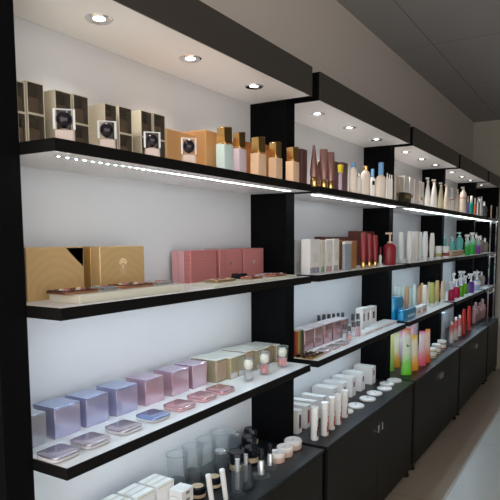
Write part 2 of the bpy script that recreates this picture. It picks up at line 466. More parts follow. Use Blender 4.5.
# ---- mauve range at the joint of nearest and second bay
mauve_card = mat('mauve_card', (.12, .055, .055), .35, .2)
mauve = mat('mauve_pearl_plastic', (.30, .16, .14), .25, .5)
x, wx, h = boxat(1, 301.8, 307, .09, 149.5); carton('slim_carton', 'tall dark mauve carton right of the third peach bottle, top shelf', 'box', x, .09, Z1, wx, .06, h, mauve_card, 'dark mauve cartons')
x = 2.42; carton('slim_carton', 'dark mauve carton behind the tall mauve cone bottle, top shelf', 'box', x, .16, Z1, .05, .05, ztop(x, .16, 152)-Z1, mauve_card, 'dark mauve cartons')
def cone_bottle(label, x, y, z, wd, h, tube=False, mm=None, bm_=None, cat='bottle', group='mauve bottles on gold bases', br=.24, name='cone_bottle', tw=.92):
    t = thing(name, label, cat, (x, y, z), group, R(-50) if tube else 0); r = wd/2; k = (q(wd), q(h), tube, br, tw)
    mm = mm or mauve; bm_ = bm_ or gold
    part(t, 'base_cap', bm_, lambda b: lathe(b, [(0, 0), (r*.72, 0), (r*.78, h*.02), (r*.78, h*br*.8), (r*.6, h*br), (0, h*br)], 24), k)
    if tube:
        part(t, 'tube', mm, lambda b: loft(b, [(h*br+.0005, r*.8, r*.8), (h*.45, r*.92, r*.8), (h*.8, r*(tw+1)/2, r*.38), (h*.975, r*tw, r*.12, 3), (h, r*tw*.93, r*.1, 3)], 24), k)
    else:
        part(t, 'flask', mm, lambda b: loft(b, [(h*br+.0005, r*.95, r*.8), (h*.4, r*.95, r*.8), (h*.65, r*.66, r*.58), (h*.9, r*.34, r*.32), (h*.985, r*.24, r*.24), (h, r*.1, r*.1)], 24), k)
    return t
for a, b, tp, tb, w_ in [(309, 318.5, 145, False, 'tall mauve cone bottle on gold base, left end of second bay'),
                        (315, 322, 161, False, 'short mauve cone bottle on gold base right of the tall cone'),
                        (319, 328, 149, True, 'taller mauve tube standing on gold cap, top shelf'),
                        (326, 334.5, 152, True, 'shorter mauve tube standing on gold cap, top shelf')]:
    Y = .05 if not w_.startswith('short mauve cone') else .10
    x, wd, h = rndat(1, a, b, Y, tp); x = max(x, 2.337)
    cone_bottle(w_, x, Y, Z1, wd, h, tb)
for a, b, tp, w_ in [(334.5, 339, 162, 'short mauve carton right of the mauve tubes, top shelf'), (342.5, 347.5, 163, 'short mauve carton right of the yellow capped stick, top shelf')]:
    x, wx, h = boxat(1, a, b, .08, tp); carton('slim_carton', w_, 'box', x, .08, Z1, wx, .04, h, mauve_card, 'dark mauve cartons')

def bottle(name, label, cat, x, y, z, wd, h, body, cap, style='pump', group=None, fr=.8, sq=2.4, band=None, print_=None):
    """upright pack: body, neck and a cap, pump or trigger head"""
    t = thing(name, label, cat, (x, y, z), group, R(-45)); r = wd/2; k = (q(wd), q(h), style, fr, sq)
    hb = h*fr
    if style == 'taper':
        part(t, 'body', body, lambda b: loft(b, [(0, r*.86, r*.6, sq), (h*.02, r*.94, r*.66, sq), (hb*.4, r*.92, r*.64, sq), (hb*.75, r*.62, r*.5, 2.2), (hb*.94, r*.34, r*.34), (hb, r*.3, r*.3)], 20), k)
    else:
        part(t, 'body', body, lambda b: loft(b, [(0, r*.9, r*.68, sq), (h*.02, r*.97, r*.72, sq), (hb*.82, r*.97, r*.72, sq), (hb*.93, r*.75, r*.6, sq), (hb, r*.36, r*.36)], 20), k)
    if style in ('pump', 'taper') :
        def pump(b):
            lathe(b, [(0, hb+.0004), (r*.42, hb+.0004), (r*.42, hb+h*.05), (r*.14, hb+h*.06), (r*.14, h*.93), (0, h*.93)], 16)
            bx(b, -r*.75, r*.3, -r*.18, r*.18, h*.93, h*.985, .0008)
        part(t, 'pump_head', cap, pump, k)
    elif style == 'cap':
        part(t, 'cap', cap, lambda b: lathe(b, [(0, hb+.0004), (r*.5, hb+.0004), (r*.52, hb+h*.01), (r*.5, h*.985), (r*.42, h), (0, h)], 20), k)
    elif style == 'trigger':
        def trig(b):
            lathe(b, [(0, hb+.0004), (r*.4, hb+.0004), (r*.4, hb+h*.05), (r*.25, hb+h*.07), (r*.25, h*.9), (0, h*.9)], 16)
            bx(b, -r*1.15, r*.6, -r*.25, r*.25, h*.9, h, .001)
        part(t, 'spray_head', cap, trig, k)
        def tr(b):
            bx(b, -r*.72, -r*.5, -r*.12, r*.12, h*.72, h*.895, .0008)
            rot(b, R(14), 'Y', (-r*.6, 0, h*.895))
        part(t, 'trigger', cap, tr, k)
    if band:
        bm2, z0, z1 = band
        part(t, 'label_band', bm2, lambda b: loft(b, [(h*z0, r*.985, r*.735, sq), (h*z1, r*.985, r*.735, sq)], 20), k+(z0, z1))
    if print_:
        pm, z0, z1 = print_
        part(t, 'printed_mark', pm, lambda b: bx(b, -r*.4, r*.4, -r*.76, -r*.70, h*z0, h*z1, .0005), k+(z0, z1))
    return t
blue = mat('sky_blue_plastic', (.16, .38, .68), .3)
pinkp = mat('dusty_pink_print', (.55, .22, .25), .4)
yel = mat('yellow_plastic', (.75, .62, .03), .3)
silv = mat('silver_plastic', (.6, .62, .64), .22, .8)
x, wd, h = rndat(1, 337, 343.5, .04, 165)
t = thing('stick_pack', 'lilac stick with big yellow cap between two mauve cartons', 'cosmetic stick', (x, .04, Z1))
part(t, 'stick', mat('lilac_stick', (.45, .36, .5), .3), lambda b: lathe(b, [(0, 0), (wd*.28, 0), (wd*.28, h*.72), (0, h*.72)], 16))
part(t, 'cap', yel, lambda b: loft(b, [(h*.722, wd*.4, wd*.3, 4), (h*.98, wd*.52, wd*.36, 4), (h, wd*.4, wd*.3, 4)], 16))
# lotions, second bay
specs = [(349, 357, 163, .045, offwhite, blue, 'cap', .86, None, 'ivory bottle with small blue cap right of the mauve cartons, top shelf'),
         (355.5, 361.5, 173, .035, white_p, silv, 'cap', .82, None, 'short white jar bottle with silver cap right of the ivory bottle'),
         (360.5, 370, 166, .055, offwhite, gold, 'cap', .86, None, 'ivory bottle with gold dome cap, top shelf'),
         (369, 375.5, 169, .05, white_p, blue, 'cap', .72, (black_p, .44, .58), 'white bottle with blue cap and black emblem, top shelf'),
         (375.5, 385.5, 162.5, .045, offwhite, blue, 'cap', .66, None, 'broad ivory bottle with tall blue cap, top shelf')]
for a, b, tp, Y, bm_, cp, st, fr, pr, w_ in specs:
    x, wd, h = rndat(1, a, b, Y, tp)
    bottle('lotion_bottle', w_, 'bottle', x, Y, Z1, wd, h, bm_, cp, st, 'ivory and white bottles in the second bay', fr, 3, print_=pr)
x, wd, h = rndat(1, 363, 369, .12, 168)
bottle('lotion_bottle', 'peach bottle with dull gold cap behind the ivory gold capped bottle', 'bottle', x, .12, Z1, wd, h, peach, gold, 'cap', 'ivory and white bottles in the second bay', .85, 3)
for i, (a, b, tp) in enumerate([(385.5, 388.2, 173), (388, 390.4, 174.5), (390, 392.6, 175)]):
    x, wd, h = rndat(1, a, b, .04, tp)
    bottle('slim_tube', 'slim white tube, %s of three beside the black panel, top shelf' % ['left', 'middle', 'right'][i], 'tube', x, .04, Z1, wd, h, white_p, offwhite, 'cap', 'three slim white tubes', .9, 2.2)
# third bay, top shelf
cart_w = [(395.5, 398.8, 176.5, offwhite, 'leftmost ivory carton in the third bay, top shelf'), (399.2, 403.3, 177, offwhite, 'second ivory carton in the third bay, top shelf'),
          (404.2, 409, 176.5, white_c, 'white carton behind the small black gold carton, top shelf'), (409.5, 413.5, 178, white_c, 'second white carton of the third bay, top shelf'),
          (414.5, 419, 180, mat('pinkish_card', (.68, .58, .58), .45), 'pinkish white carton left of the white bottles, top shelf'), (419.4, 423.5, 182, white_c, 'last white carton beside the white bottles, top shelf')]
for a, b, tp, m, w_ in cart_w:
    x, wx, h = boxat(1, a, b, .115, tp); carton('tall_carton', w_, 'box', x, .115, Z1, wx-.002, .07, h, m, 'pale cartons in the third bay', panel=(pale_gold, .5, .3, .42))
x, wx, h = boxat(1, 404.5, 411, .06, 193)
carton('small_carton', 'small black carton with gold print at the shelf front, third bay', 'box', x, .06, Z1, wx, .04, h, mat('black_gold_card', (.03, .022, .01), .3, .4), panel=(gold, .6, .5, .8))
ivory2 = mat('cream_lotion', (.62, .56, .38), .35)
TB = [(424, 430.5, 177, .14, white_p, white_p, 'taper', 'tall white tapered pump bottle, first of the white pump bottles', None),
      (430, 437.5, 179, .05, white_p, offwhite, 'taper', 'second white tapered pump bottle, in front of the black panel', None),
      (437.5, 443.5, 182, .06, ivory2, offwhite, 'taper', 'cream yellow tapered pump bottle, top shelf', None),
      (443.2, 449, 184, .05, offwhite, offwhite, 'taper', 'ivory tapered pump bottle right of the cream yellow one', None),
      (449, 454.3, 187.5, .105, white_p, white_p, 'taper', 'white tapered bottle with pink stripe, fourth bay top shelf', (pinkp, .5, .54)),
      (454.5, 459.5, 189, .045, offwhite, offwhite, 'taper', 'beige pump bottle left of the broad beige bottle, top shelf', None),
      (459.3, 466, 186.5, .05, offwhite, offwhite, 'pump', 'broad beige pump bottle with red stripe, fourth bay top shelf', (pinkp, .55, .59)),
      (466.3, 469, 196, .05, mat('violet_plastic', (.16, .10, .30), .3), silv, 'cap', 'small violet bottle left of the teal bottle, top shelf', None),
      (468.6, 473.5, 196, .045, mat('teal_plastic', (.01, .30, .25), .25), white_p, 'cap', 'teal bottle with white cap, top shelf', None),
      (473.3, 476, 198, .05, mat('orange_plastic', (.60, .13, .04), .3), white_p, 'cap', 'small orange bottle right of the teal bottle, top shelf', None),
      (476.3, 479.3, 197, .05, silv, silv, 'cap', 'silver grey bottle right of the orange bottle, top shelf', None),
      (479.5, 482.5, 196.5, .05, mat('grey_plastic', (.35, .36, .36), .3), silv, 'cap', 'grey bottle at the right end of the fourth bay, top shelf', None)]
for a, b, tp, Y, bm_, cp, st, w_, bd in TB:
    x, wd, h = rndat(1, a, b, Y, tp)
    fr = .66 if 'teal' in w_ else .84
    wd = min(wd, .088)
    bottle('pump_bottle' if st != 'cap' else 'capped_bottle', w_, 'bottle', x, Y, Z1, wd, h, bm_, cp, st, None, fr, 2.6, band=bd)

# ---- nearest bay, middle shelf
gold_foil = fan('embossed_gold_foil', (.67, .45, .21), (.69, .48, .235), .36, .45, 14, strength=.05)
gold_side = mat('gold_foil_side', (.50, .28, .08), .35, .5)
Yg = .19
x, wx, h = boxat(2, 28, 85, Yg, 247.5)
t = carton('gift_box', 'broad gold foil gift box at the left end of the middle shelf', 'box', x, Yg, Z2, wx, .035, h, gold_foil, 'gold foil gift boxes')
def tri(b):
    f = b.faces.new([b.verts.new(p) for p in [(wx/2-.062, -.0006, h-.002), (wx/2-.002, -.0006, h-.002), (wx/2-.004, -.0006, h-.055)]])
    bmesh.ops.solidify(b, geom=[f], thickness=.0004)
part(t, 'corner_sticker', mat('grey_sticker', (.12, .11, .095), .5), tri, smooth=False, label='dark grey triangular corner sticker')
xg1 = x+wx/2
x, wx, h = boxat(2, 101, 145, Yg-.02, 246.5)
xg2 = x-wx/2
t = carton('gift_box', 'gold foil gift box with round emblem, middle of the nearest middle shelf', 'box', x, Yg-.02, Z2, wx, .036, h, gold_foil, 'gold foil gift boxes')
def emblem(b):
    for k, rr in enumerate((.012, .018)):
        for j in range(9):
            a = R(35+110*j/8)
            bx(b, rr*math.cos(a)-.0011, rr*math.cos(a)+.0011, -.001, 0, h*.56+rr*math.sin(a)*1.3-.0022, h*.56+rr*math.sin(a)*1.3+.0022)
    for j in range(3):
        bx(b, -.014+j*.002, .014-j*.002, -.001, 0, h*.50-j*.006, h*.50-j*.006+.0015)
    bx(b, -.003, .003, -.001, 0, h*.53, h*.60)
part(t, 'emblem', mat('pale_straw_print', (.80, .68, .45), .5), emblem, smooth=False)
carton('gift_box', 'gold gift box standing directly behind the one with round emblem', 'box', x, Yg+.018, Z2, wx, .038, h*.995, gold_side, 'gold foil gift boxes')
tray_m = mat('ivory_tray', (.62, .60, .50), .45)
def tray(label, a, b, Y, dy, ptop):
    xl, xr = at(a, Y, Z2), at(b, Y, Z2)
    x = (xl+xr)/2; hh = ztop(x, Y, ptop)-Z2; w_ = xr-xl
    t = thing('display_tray', label, 'tray', (x, Y, Z2), 'ivory display trays')
    part(t, 'tray_base', tray_m, lambda b_: bx(b_, -w_/2, w_/2, 0, dy, 0, hh-.003, .001))
    part(t, 'tray_top', mat('ivory_tray_top', (.66, .64, .56), .4), lambda b_: bx(b_, -w_/2+.002, w_/2-.002, .002, dy-.002, hh-.003, hh, .0008))
    return x, w_, hh
tx1, tw1, th1 = tray('long ivory tray in front of the gold gift boxes, middle shelf', 80, 184, .035, .115, 289)
tx2, tw2, th2 = tray('long ivory tray in front of the rose gift boxes, middle shelf', 215, 297, .03, .11, 279)
def palette(label, x, y, z, wx, dy, lidm, rimm, pans, rz=0, th=.011, group='make-up palettes on the display trays', cat='palette'):
    t = thing('make_up_palette', label, cat, (x, y, z), group, rz)
    k = (q(wx), q(dy), q(th))
    part(t, 'case', rimm, lambda b: bx(b, -wx/2, wx/2, -dy/2, dy/2, 0, th*.75, .002, 2), k)
    part(t, 'cover', lidm, lambda b: bx(b, -wx/2+.002, wx/2-.002, -dy/2+.002, dy/2-.002, th*.76, th*.92, .0006), k)
    nx, ny = pans
    for i in range(nx):
        for j in range(ny):
            cx, cy = -wx/2+.008+(i+.5)*(wx-.016)/nx, -dy/2+.008+(j+.5)*(dy-.016)/ny
            m = [mat('rose_powder', (.45, .16, .16), .7), mat('cream_powder', (.70, .60, .48), .7), mat('brown_powder', (.16, .07, .05), .7)][(i*2+j) % 3]
            part(t, 'powder_pan', m, lambda b: lathe(b, [(0, 0), (.0065, 0), (.0065, .001), (.005, .0016), (0, .0016)], 14), 'pan', (cx, cy, th*.925))
    return t
dkred = mat('dark_red_lacquer', (.05, .012, .012), .2)
rosegold = mat('rose_gold', (.66, .36, .22), .25, .9)
ztr = Z2+th1
def pal(a, b, Y, dy, z, *r, **k):
    x0, x1 = at(a, Y, z), at(b, Y, z); palette(r[0], (x0+x1)/2, Y+dy/2, z, x1-x0, dy, *r[1:], **k)
pal(66, 99, .055, .075, ztr+.0005, 'dark patterned palette with rose gold rim, left end of the left tray', dkred, rosegold, (5, 3))
pal(104, 118, .06, .06, ztr+.0005, 'small blue grey palette second on the left tray', mat('blue_grey_lacquer', (.25, .32, .35), .25), silv, (2, 2))
pal(125, 154, .06, .07, ztr+.0005, 'rose gold rimmed palette third on the left tray', dkred, rosegold, (5, 3))
pal(158, 174, .06, .06, ztr+.0005, 'small grey palette at the right end of the left tray', mat('pale_grey_lacquer', (.42, .36, .36), .25), silv, (2, 2))
ztr = Z2+th2
pal(218, 236, .05, .06, ztr+.0005, 'pale gold palette at the left of the right tray', mat('champagne_lacquer', (.55, .40, .26), .25), pale_gold, (3, 2))
pal(240, 247.5, .092, .04, ztr+.0005, 'black compact on the right tray, in front of the rose boxes', black_p, black_p, (1, 1), th=.022)
pal(251, 263, .04, .048, ztr+.0005, 'rose palette third on the right tray', mat('rose_lacquer', (.35, .10, .12), .25), rosegold, (3, 2))
pal(265, 273, .092, .04, ztr+.0005, 'small grey compact fourth on the right tray', mat('pale_grey_lacquer', (.42, .36, .36), .25), silv, (1, 1))
pal(275, 287, .04, .048, ztr+.0005, 'dark rose palette at the right end of the right tray', mat('deep_rose_lacquer', (.22, .05, .07), .25), rosegold, (3, 2))
rose_f = fan('embossed_rose_foil', (.50, .17, .17), (.54, .21, .20), .35, .3, 30, strength=.15)
rose_side = mat('pale_rose_card', (.58, .30, .31), .4)
xr0, wx, h = boxat(2, 191, 216.5, .20, 250.5)
x = xr0
carton('gift_box', 'rose foil gift box, leftmost with its face to the room', 'box', x, .20, Z2, wx, .028, h, rose_f, 'rose foil gift boxes')
for i in range(2):
    carton('slim_carton', 'slim pale rose carton, %s behind the leftmost rose gift box' % ['first', 'second'][i], 'box', x, .2305+i*.030, Z2, wx, .028, h*.99, rose_side, 'slim pale rose cartons')
for a, b, tp, w_ in [(219.5, 242, 249.5, 'middle rose foil gift box on the middle shelf'), (244, 263.5, 248.5, 'rightmost rose foil gift box, beside the black side panel')]:
    x, wx, h = boxat(2, a, b, .20, tp); 
    if x+wx/2 > BAY[0][1]-.006: wx = 2*(BAY[0][1]-.006-x)
    tt = carton('gift_box', w_, 'box', x, .20, Z2, wx, .075, h, rose_f, 'rose foil gift boxes')
    part(tt, 'emblem', silv, lambda b: lathe(b, [(0, 0), (.006, 0), (.006, .001), (0, .001)], 12), 'em', (0, -.0005, h*.55)).rotation_euler = (R(90), 0, 0)

# ---- second bay, middle shelf
grey_card = mat('grey_white_card', (.52, .52, .50), .45)
beige_card = mat('pale_beige_card', (.64, .60, .53), .45)
stripe = lambda n, c: mat(n, c, .4)
SB = [(295.5, 300.5, 240, .135, grey_card, 'leftmost grey white carton, second bay middle shelf', None),
      (305.5, 309.3, 240, .11, beige_card, 'second pale carton from the left, second bay middle shelf', None),
      (310, 320, 239.5, .045, white_c, 'broad white carton with dark and teal stripes at its foot, middle shelf', ('navy_stripe', (.03, .04, .14))),
      (321, 325, 240, .045, beige_card, 'narrow beige carton with teal foot stripes, middle shelf', ('teal_stripe', (.02, .25, .22))),
      (326, 332.5, 240, .045, white_c, 'white carton with rose foot stripes, middle shelf', ('rose_stripe', (.35, .12, .15))),
      (333.5, 339, 239, .045, white_p, 'bright white carton left of the orange cartons, middle shelf', ('grey_stripe', (.12, .12, .14)))]
for a, b, tp, Y, m, w_, st in SB:
    x, wx, h = boxat(2, a, b, Y, tp)
    t = carton('tall_carton', w_, 'box', x, Y, Z2, wx-.003, .045, h, m, 'pale cartons on the second middle shelf', panel=(mat('faint_grey_print', (.66, .64, .61), .5), .5, .35, .6))
    if st:
        n = max(2, int(wx/.014))
        def bars(b, n=n, wx=wx):
            for j in range(n):
                x0 = -wx/2+.004+j*(wx-.011)/n
                bx(b, x0, x0+.0055, -.0011, 0, .006, .032)
        part(t, 'foot_stripes', stripe(*st), bars, smooth=False)
brown_card = mat('dark_brown_card', (.10, .025, .02), .4)
xb0, xb1 = at(324, .22, Z2), at(349, .22, Z2)
t = carton('long_carton', 'long dark brown carton standing behind the pale cartons, middle shelf', 'box', (xb0+xb1)/2, .22, Z2, xb1-xb0, .06, ztop((xb0+xb1)/2, .22, 237)-Z2, brown_card)
x, wx, h = boxat(2, 343.5, 356.5, .09, 241)
carton('gift_carton', 'orange brown carton behind the silver blue carton, middle shelf', 'box', x, .09, Z2, wx, .07, h, mat('orange_brown_card', (.42, .20, .07), .4, .2), 'orange brown cartons')
x, wx, h = boxat(2, 339.8, 342.6, .09, 240.5)
carton('slim_carton', 'slim orange brown carton right of the bright white carton', 'box', x, .09, Z2, wx, .07, h, mat('orange_brown_card', (.42, .20, .07), .4, .2), 'orange brown cartons')
x, wx, h = boxat(2, 344.5, 351.5, .045, 241.5)
carton('tall_carton', 'silver blue carton with white top in front of the orange brown carton', 'box', x, .045, Z2, wx, .014, h, mat('silver_blue_card', (.42, .46, .52), .35, .3), lid=white_p, lidh=.1)
red_tube = mat('dark_red_plastic', (.24, .018, .025), .3)
x, wx, h = boxat(2, 357, 374, .20, 231.5)
carton('gift_carton', 'tall dark maroon carton behind the red tubes, middle shelf', 'box', x, .20, Z2, wx, .06, h, brown_card)
for i, (a, b, tp) in enumerate([(359.5, 366.5, 232.5), (365.8, 372.2, 234), (371.5, 378, 235)]):
    x, wd, h = rndat(2, a, b, .06, tp)
    cone_bottle('dark red tube standing on its gold cap, %s of three' % ['left', 'middle', 'right'][i], x, .06, Z2, wd, h, True, red_tube, gold, 'tube', 'dark red tubes on gold caps', .2, 'hair_tube', .75)
x, wd, h = rndat(2, 378.5, 381.8, .06, 247)
bottle('small_bottle', 'small red and white bottle between the red tubes and red pump bottle', 'bottle', x, .06, Z2, wd, h, white_p, red_tube, 'cap', None, .6)
x, wd, h = rndat(2, 383, 396, .05, 232)
bottle('pump_bottle', 'large dark red pump bottle with cream pump head, middle shelf', 'bottle', x, .05, Z2, wd*.95, h, red_tube, mat('cream_plastic', (.66, .52, .36), .3), 'pump', None, .66, 3)

# ---- third bay, middle shelf: white tubes
cool_w = mat('cool_white_plastic', (.70, .74, .74), .3)
for i, (a, b, tp, m, Y) in enumerate([(397, 404, 232, cool_w, .105), (405.8, 412.6, 231, white_p, .055), (410.5, 416, 231.5, cool_w, .13), (413.2, 418.8, 231.5, beige_card, .055), (418, 422.5, 232, cool_w, .13), (421.5, 428, 231.5, white_p, .055), (428.6, 434.6, 233, white_p, .055)]):
    x, wd, h = rndat(2, a, b, Y, tp)
    cone_bottle('white tube standing on its cap, %s from the left in the third bay, middle shelf' % N_[i], x, Y, Z2, wd, h, True, m, m, 'tube', 'white tubes in the third bay', .14, 'cream_tube', .62)
bandr = mat('red_brown_label', (.25, .04, .03), .4); bandg = mat('olive_label', (.42, .42, .12), .4)
def jar(name, label, x, y, z, wd, h, body, lid, band=None, group=None, lidr=1.0, cat='jar'):
    t = thing(name, label, cat, (x, y, z), group); r = wd/2; k = (q(wd), q(h), lidr)
    part(t, 'jar_body', body, lambda b: lathe(b, [(0, 0), (r*.88, 0), (r*.95, h*.06), (r*.95, h*.55), (r*.85, h*.6), (0, h*.6)], 28), k)
    part(t, 'lid', lid, lambda b: lathe(b, [(0, h*.605), (r*lidr, h*.605), (r*lidr, h*.93), (r*(lidr-.12), h), (0, h)], 28), k)
    if band: part(t, 'label_band', band, lambda b: lathe(b, [(r*.955, h*.18), (r*.965, h*.18), (r*.965, h*.45), (r*.955, h*.45)], 28), k)
    return t
for a, b, tp, bd, w_ in [(435.3, 441.7, 246, bandg, 'small white jar with olive label, middle shelf'), (442.3, 449.3, 246, bandr, 'small white jar with red brown label, middle shelf')]:
    x, wd, h = rndat(2, a, b, .05, tp)
    jar('cream_jar', w_, x, .05, Z2, wd, h, white_p, white_p, bd, 'small white jars')
for lv in range(2):
    a, b = at(450, .11, Z2), at(462.5, .11, Z2)
    carton('flat_carton', '%s flat red and cream carton in front of the aqua bottles' % ('lower', 'upper')[lv], 'box', (a+b)/2+lv*.01, .10, Z2+lv*.0265, b-a, .045, .025, mat('cream_orange_card', (.70, .50, .36), .45), 'flat cartons before the aqua bottles', panel=(mat('coral_print', (.45, .10, .08), .5), .8, .15, .4), flap=False)
aqua = mat('aqua_translucent_plastic', (.22, .62, .58), .15, trans=.35)
aqw = mat('pale_aqua_plastic', (.5, .75, .72), .25)
for i, (a, b, tp, Y) in enumerate([(441.5, 446, 234, .26), (448.5, 455, 237, .20), (455, 463, 232, .21), (451.5, 454.5, 236, .27)]):
    x, wd, h = rndat(2, a, b, Y, tp)
    bottle('spray_bottle', 'rounded aqua bottle, %s from the left behind the flat cartons' % N_[i], 'bottle', x, Y, Z2, min(wd, .13), h, aqua, aqw, 'pump', 'aqua bottles', .78, 2.2)
for i, (a, b, tp, Y, c_, w_) in enumerate([(464.5, 470, 234.5, .05, (.04, .45, .06), 'bright green trigger bottle, left of two, middle shelf'), (469.5, 475, 232.5, .07, (.05, .5, .08), 'bright green trigger bottle, right of two, middle shelf'), (475.5, 480.5, 236, .06, (.30, .05, .42), 'purple trigger bottle right of the green ones, middle shelf')]):
    x, wd, h = rndat(2, a, b, Y, tp)
    gm = grad('two_tone_plastic_%d' % i, [(0, c_), (.4, c_), (.6, (.35, .62, .50)), (1, (.6, .7, .65))], h)
    bottle('trigger_bottle', w_, 'bottle', x, Y, Z2, min(wd, .095), h, gm, white_p, 'trigger', 'two tone trigger bottles', .74, 2.4)

# ---- nearest bay, lower shelf: foil cubes, compacts, clear gold boxes, crystal jars
def cube_box(label, x, y, z, s, d, h, fm, sm, rz=0):
    t = thing('cube_box', label, 'box', (x, y, z), 'foil cube boxes on the lower shelf', rz); k = (q(s), q(d), q(h))
    part(t, 'carton', fm, lambda b: bx(b, -s/2, s/2, 0, d, 0, h*.95, .0007), k)
    part(t, 'lid', sm, lambda b: bx(b, -s/2-.0003, s/2+.0003, -.0003, d+.0003, h*.952, h, .0007), k)
def pearl(n, c, edge):
    if n in MATS: return MATS[n]
    m = mat(n, c, .18, .7, coat=.5)
    nn = m.node_tree.nodes; l = m.node_tree.links
    tc = nn.new('ShaderNodeTexCoord'); no = nn.new('ShaderNodeTexNoise'); no.inputs['Scale'].default_value = 14; no.inputs['Detail'].default_value = 2
    l.new(tc.outputs['Object'], no.inputs['Vector'])
    r = nn.new('ShaderNodeValToRGB'); r.color_ramp.elements[0].position = .35; r.color_ramp.elements[1].position = .65
    r.color_ramp.elements[0].color = (*c, 1); r.color_ramp.elements[1].color = (*edge, 1)
    l.new(no.outputs['Fac'], r.inputs[0]); l.new(r.outputs[0], nn['Principled BSDF'].inputs['Base Color'])
    return m
lav = pearl('lavender_foil', (.50, .51, .72), (.62, .55, .70)); lavl = pearl('lavender_foil_lid', (.34, .42, .66), (.45, .50, .70))
pkl = pearl('pink_lilac_foil', (.68, .48, .58), (.74, .54, .58)); pkll = pearl('pink_lilac_foil_lid', (.52, .40, .56), (.62, .48, .60))
gry = pearl('silver_foil', (.45, .45, .50), (.52, .50, .52)); gryl = pearl('silver_foil_lid', (.45, .50, .56), (.55, .58, .60))
Yc = .19
CB = [(31, 47, 405, gry, gryl, 'silver grey foil cube box at the left end of the lower shelf'),
      (55.5, 81, 403, lav, lavl, 'lavender blue foil cube box, second cube from the left'),
      (87, 109, 391.5, lav, lavl, 'lavender blue foil cube box, third cube from the left'),
      (117, 138, 383, lav, lavl, 'lavender blue foil cube box, fourth cube, beside the pink ones'),
      (146, 164, 374.5, pkl, pkll, 'pink lilac foil cube box, first of the three pink cubes'),
      (172.5, 189, 366.5, pkl, pkll, 'pink lilac foil cube box, middle of the three pink cubes'),
      (193, 207, 359.5, pkl, pkll, 'pink lilac foil cube box beside the clear gold boxes')]
for a, b, tp, m, ml, w_ in CB:
    x, wx, h = boxat(3, a, b, Yc, tp)
    wx = min(wx, .098)
    if x-wx/2 < X0+.004: x = X0+.004+wx/2
    cube_box(w_, x, Yc, Z3, wx, .088, .088, m, ml)
def compact(label, x, y, z, wx, dy, lidm, basem, th=.017, group='pearly compacts on the lower shelf'):
    t = thing('compact_case', label, 'compact', (x, y, z), group); k = (q(wx), q(dy), q(th))
    part(t, 'base', basem, lambda b: loft(b, [(0, wx*.44, dy*.44, 5), (th*.12, wx*.49, dy*.49, 5), (th*.42, wx*.5, dy*.5, 5), (th*.48, wx*.485, dy*.485, 5)], 28), k)
    part(t, 'lid', lidm, lambda b: loft(b, [(th*.5, wx*.49, dy*.49, 5), (th*.62, wx*.5, dy*.5, 6), (th*.78, wx*.495, dy*.495, 6), (th*.97, wx*.40, dy*.40, 7), (th, wx*.36, dy*.36, 7)], 28), k)
    part(t, 'clasp', chrome, lambda b: bx(b, -wx*.42, wx*.42, -dy*.515, -dy*.49, th*.46, th*.56, .0005), k)
cb = mat('clear_pale_base', (.80, .80, .84), .12, trans=.3)
l_lav = pearl('smoky_lavender_lid', (.40, .38, .50), (.55, .50, .58)); l_blue = pearl('blue_lid', (.22, .32, .62), (.36, .42, .66)); l_pink = pearl('pink_lid', (.62, .34, .38), (.68, .42, .45))
l_grey = pearl('grey_lilac_lid', (.46, .41, .49), (.60, .54, .58))
CM = [(58, 83, 450, l_lav, 'smoky lavender compact, first from the left end of the lower shelf'), (91, 113, 436.5, l_grey, 'grey lilac compact, second from the left end'),
      (125, 145, 425, l_grey, 'grey lilac compact, third from the left, left of the blue one'), (155, 173.5, 413.5, l_blue, 'blue compact in front of the pink cube boxes'),
      (183, 197.5, 402.5, l_pink, 'pink compact right of the blue compact'), (206, 219, 394, l_pink, 'middle one of the three pink compacts'), (224, 236.5, 386.5, l_pink, 'rightmost pink compact, left of the crystal jars')]
for a, b, py, m, w_ in CM:
    Y = .04
    x0, x1 = at(a, Y, Z3), at(b, Y, Z3)
    compact(w_, (x0+x1)/2, Y+.045, Z3, .086, .082, m, mat('pale_pink_base', (.62, .38, .42), .2) if 'pink compact' in w_ else cb, .019)
gglass = mat('champagne_gold_glass', (.46, .41, .27), .14, .55)
pale_top = mat('pale_glazed_top', (.62, .62, .56), .15)
gface = mat('warm_rose_card', (.42, .30, .22), .35, .3)
goldleaf = fan('crumpled_gold', (.45, .36, .16), (.72, .64, .42), .2, .7, 60, strength=1)
# each set: one box with a rose face and two narrow gold packs in front of it
for gi, (a, b, tp) in enumerate([(207, 217.5, 357.5), (237, 244.5, 349.5), (258, 264.5, 344.5)]):
    wh = ['nearest set', 'middle set', 'farthest set'][gi]
    x, wx, h = boxat(3, a, b, .21, tp)
    carton('gold_box', 'champagne gold box with rose brown face, %s of clear gold boxes' % wh, 'box', x, .165, Z3, wx, .125, h, gglass, 'champagne gold boxes', panel=(gface, .86, .08, .86), lid=pale_top, lidh=.05)
    xe = x+wx/2
    for j in range(2):
        ww = (.054, .047, (2.227-xe-.010)/2)[gi]
        t = carton('clear_gold_pack', 'clear gold pack, %s of two in the %s of gold boxes' % (('left', 'right')[j], wh), 'box', xe+.003+ww/2+j*(ww+.004), .15, Z3, ww, .13, h*.97, gglass, 'clear gold packs', panel=(goldleaf, .7, .3, .88), lid=pale_top, lidh=.05)
        part(t, 'clear_foot', cb, lambda b: bx(b, -ww*.4, ww*.4, -.0012, 0, .004, h*.26), (q(ww), q(h)), smooth=False)
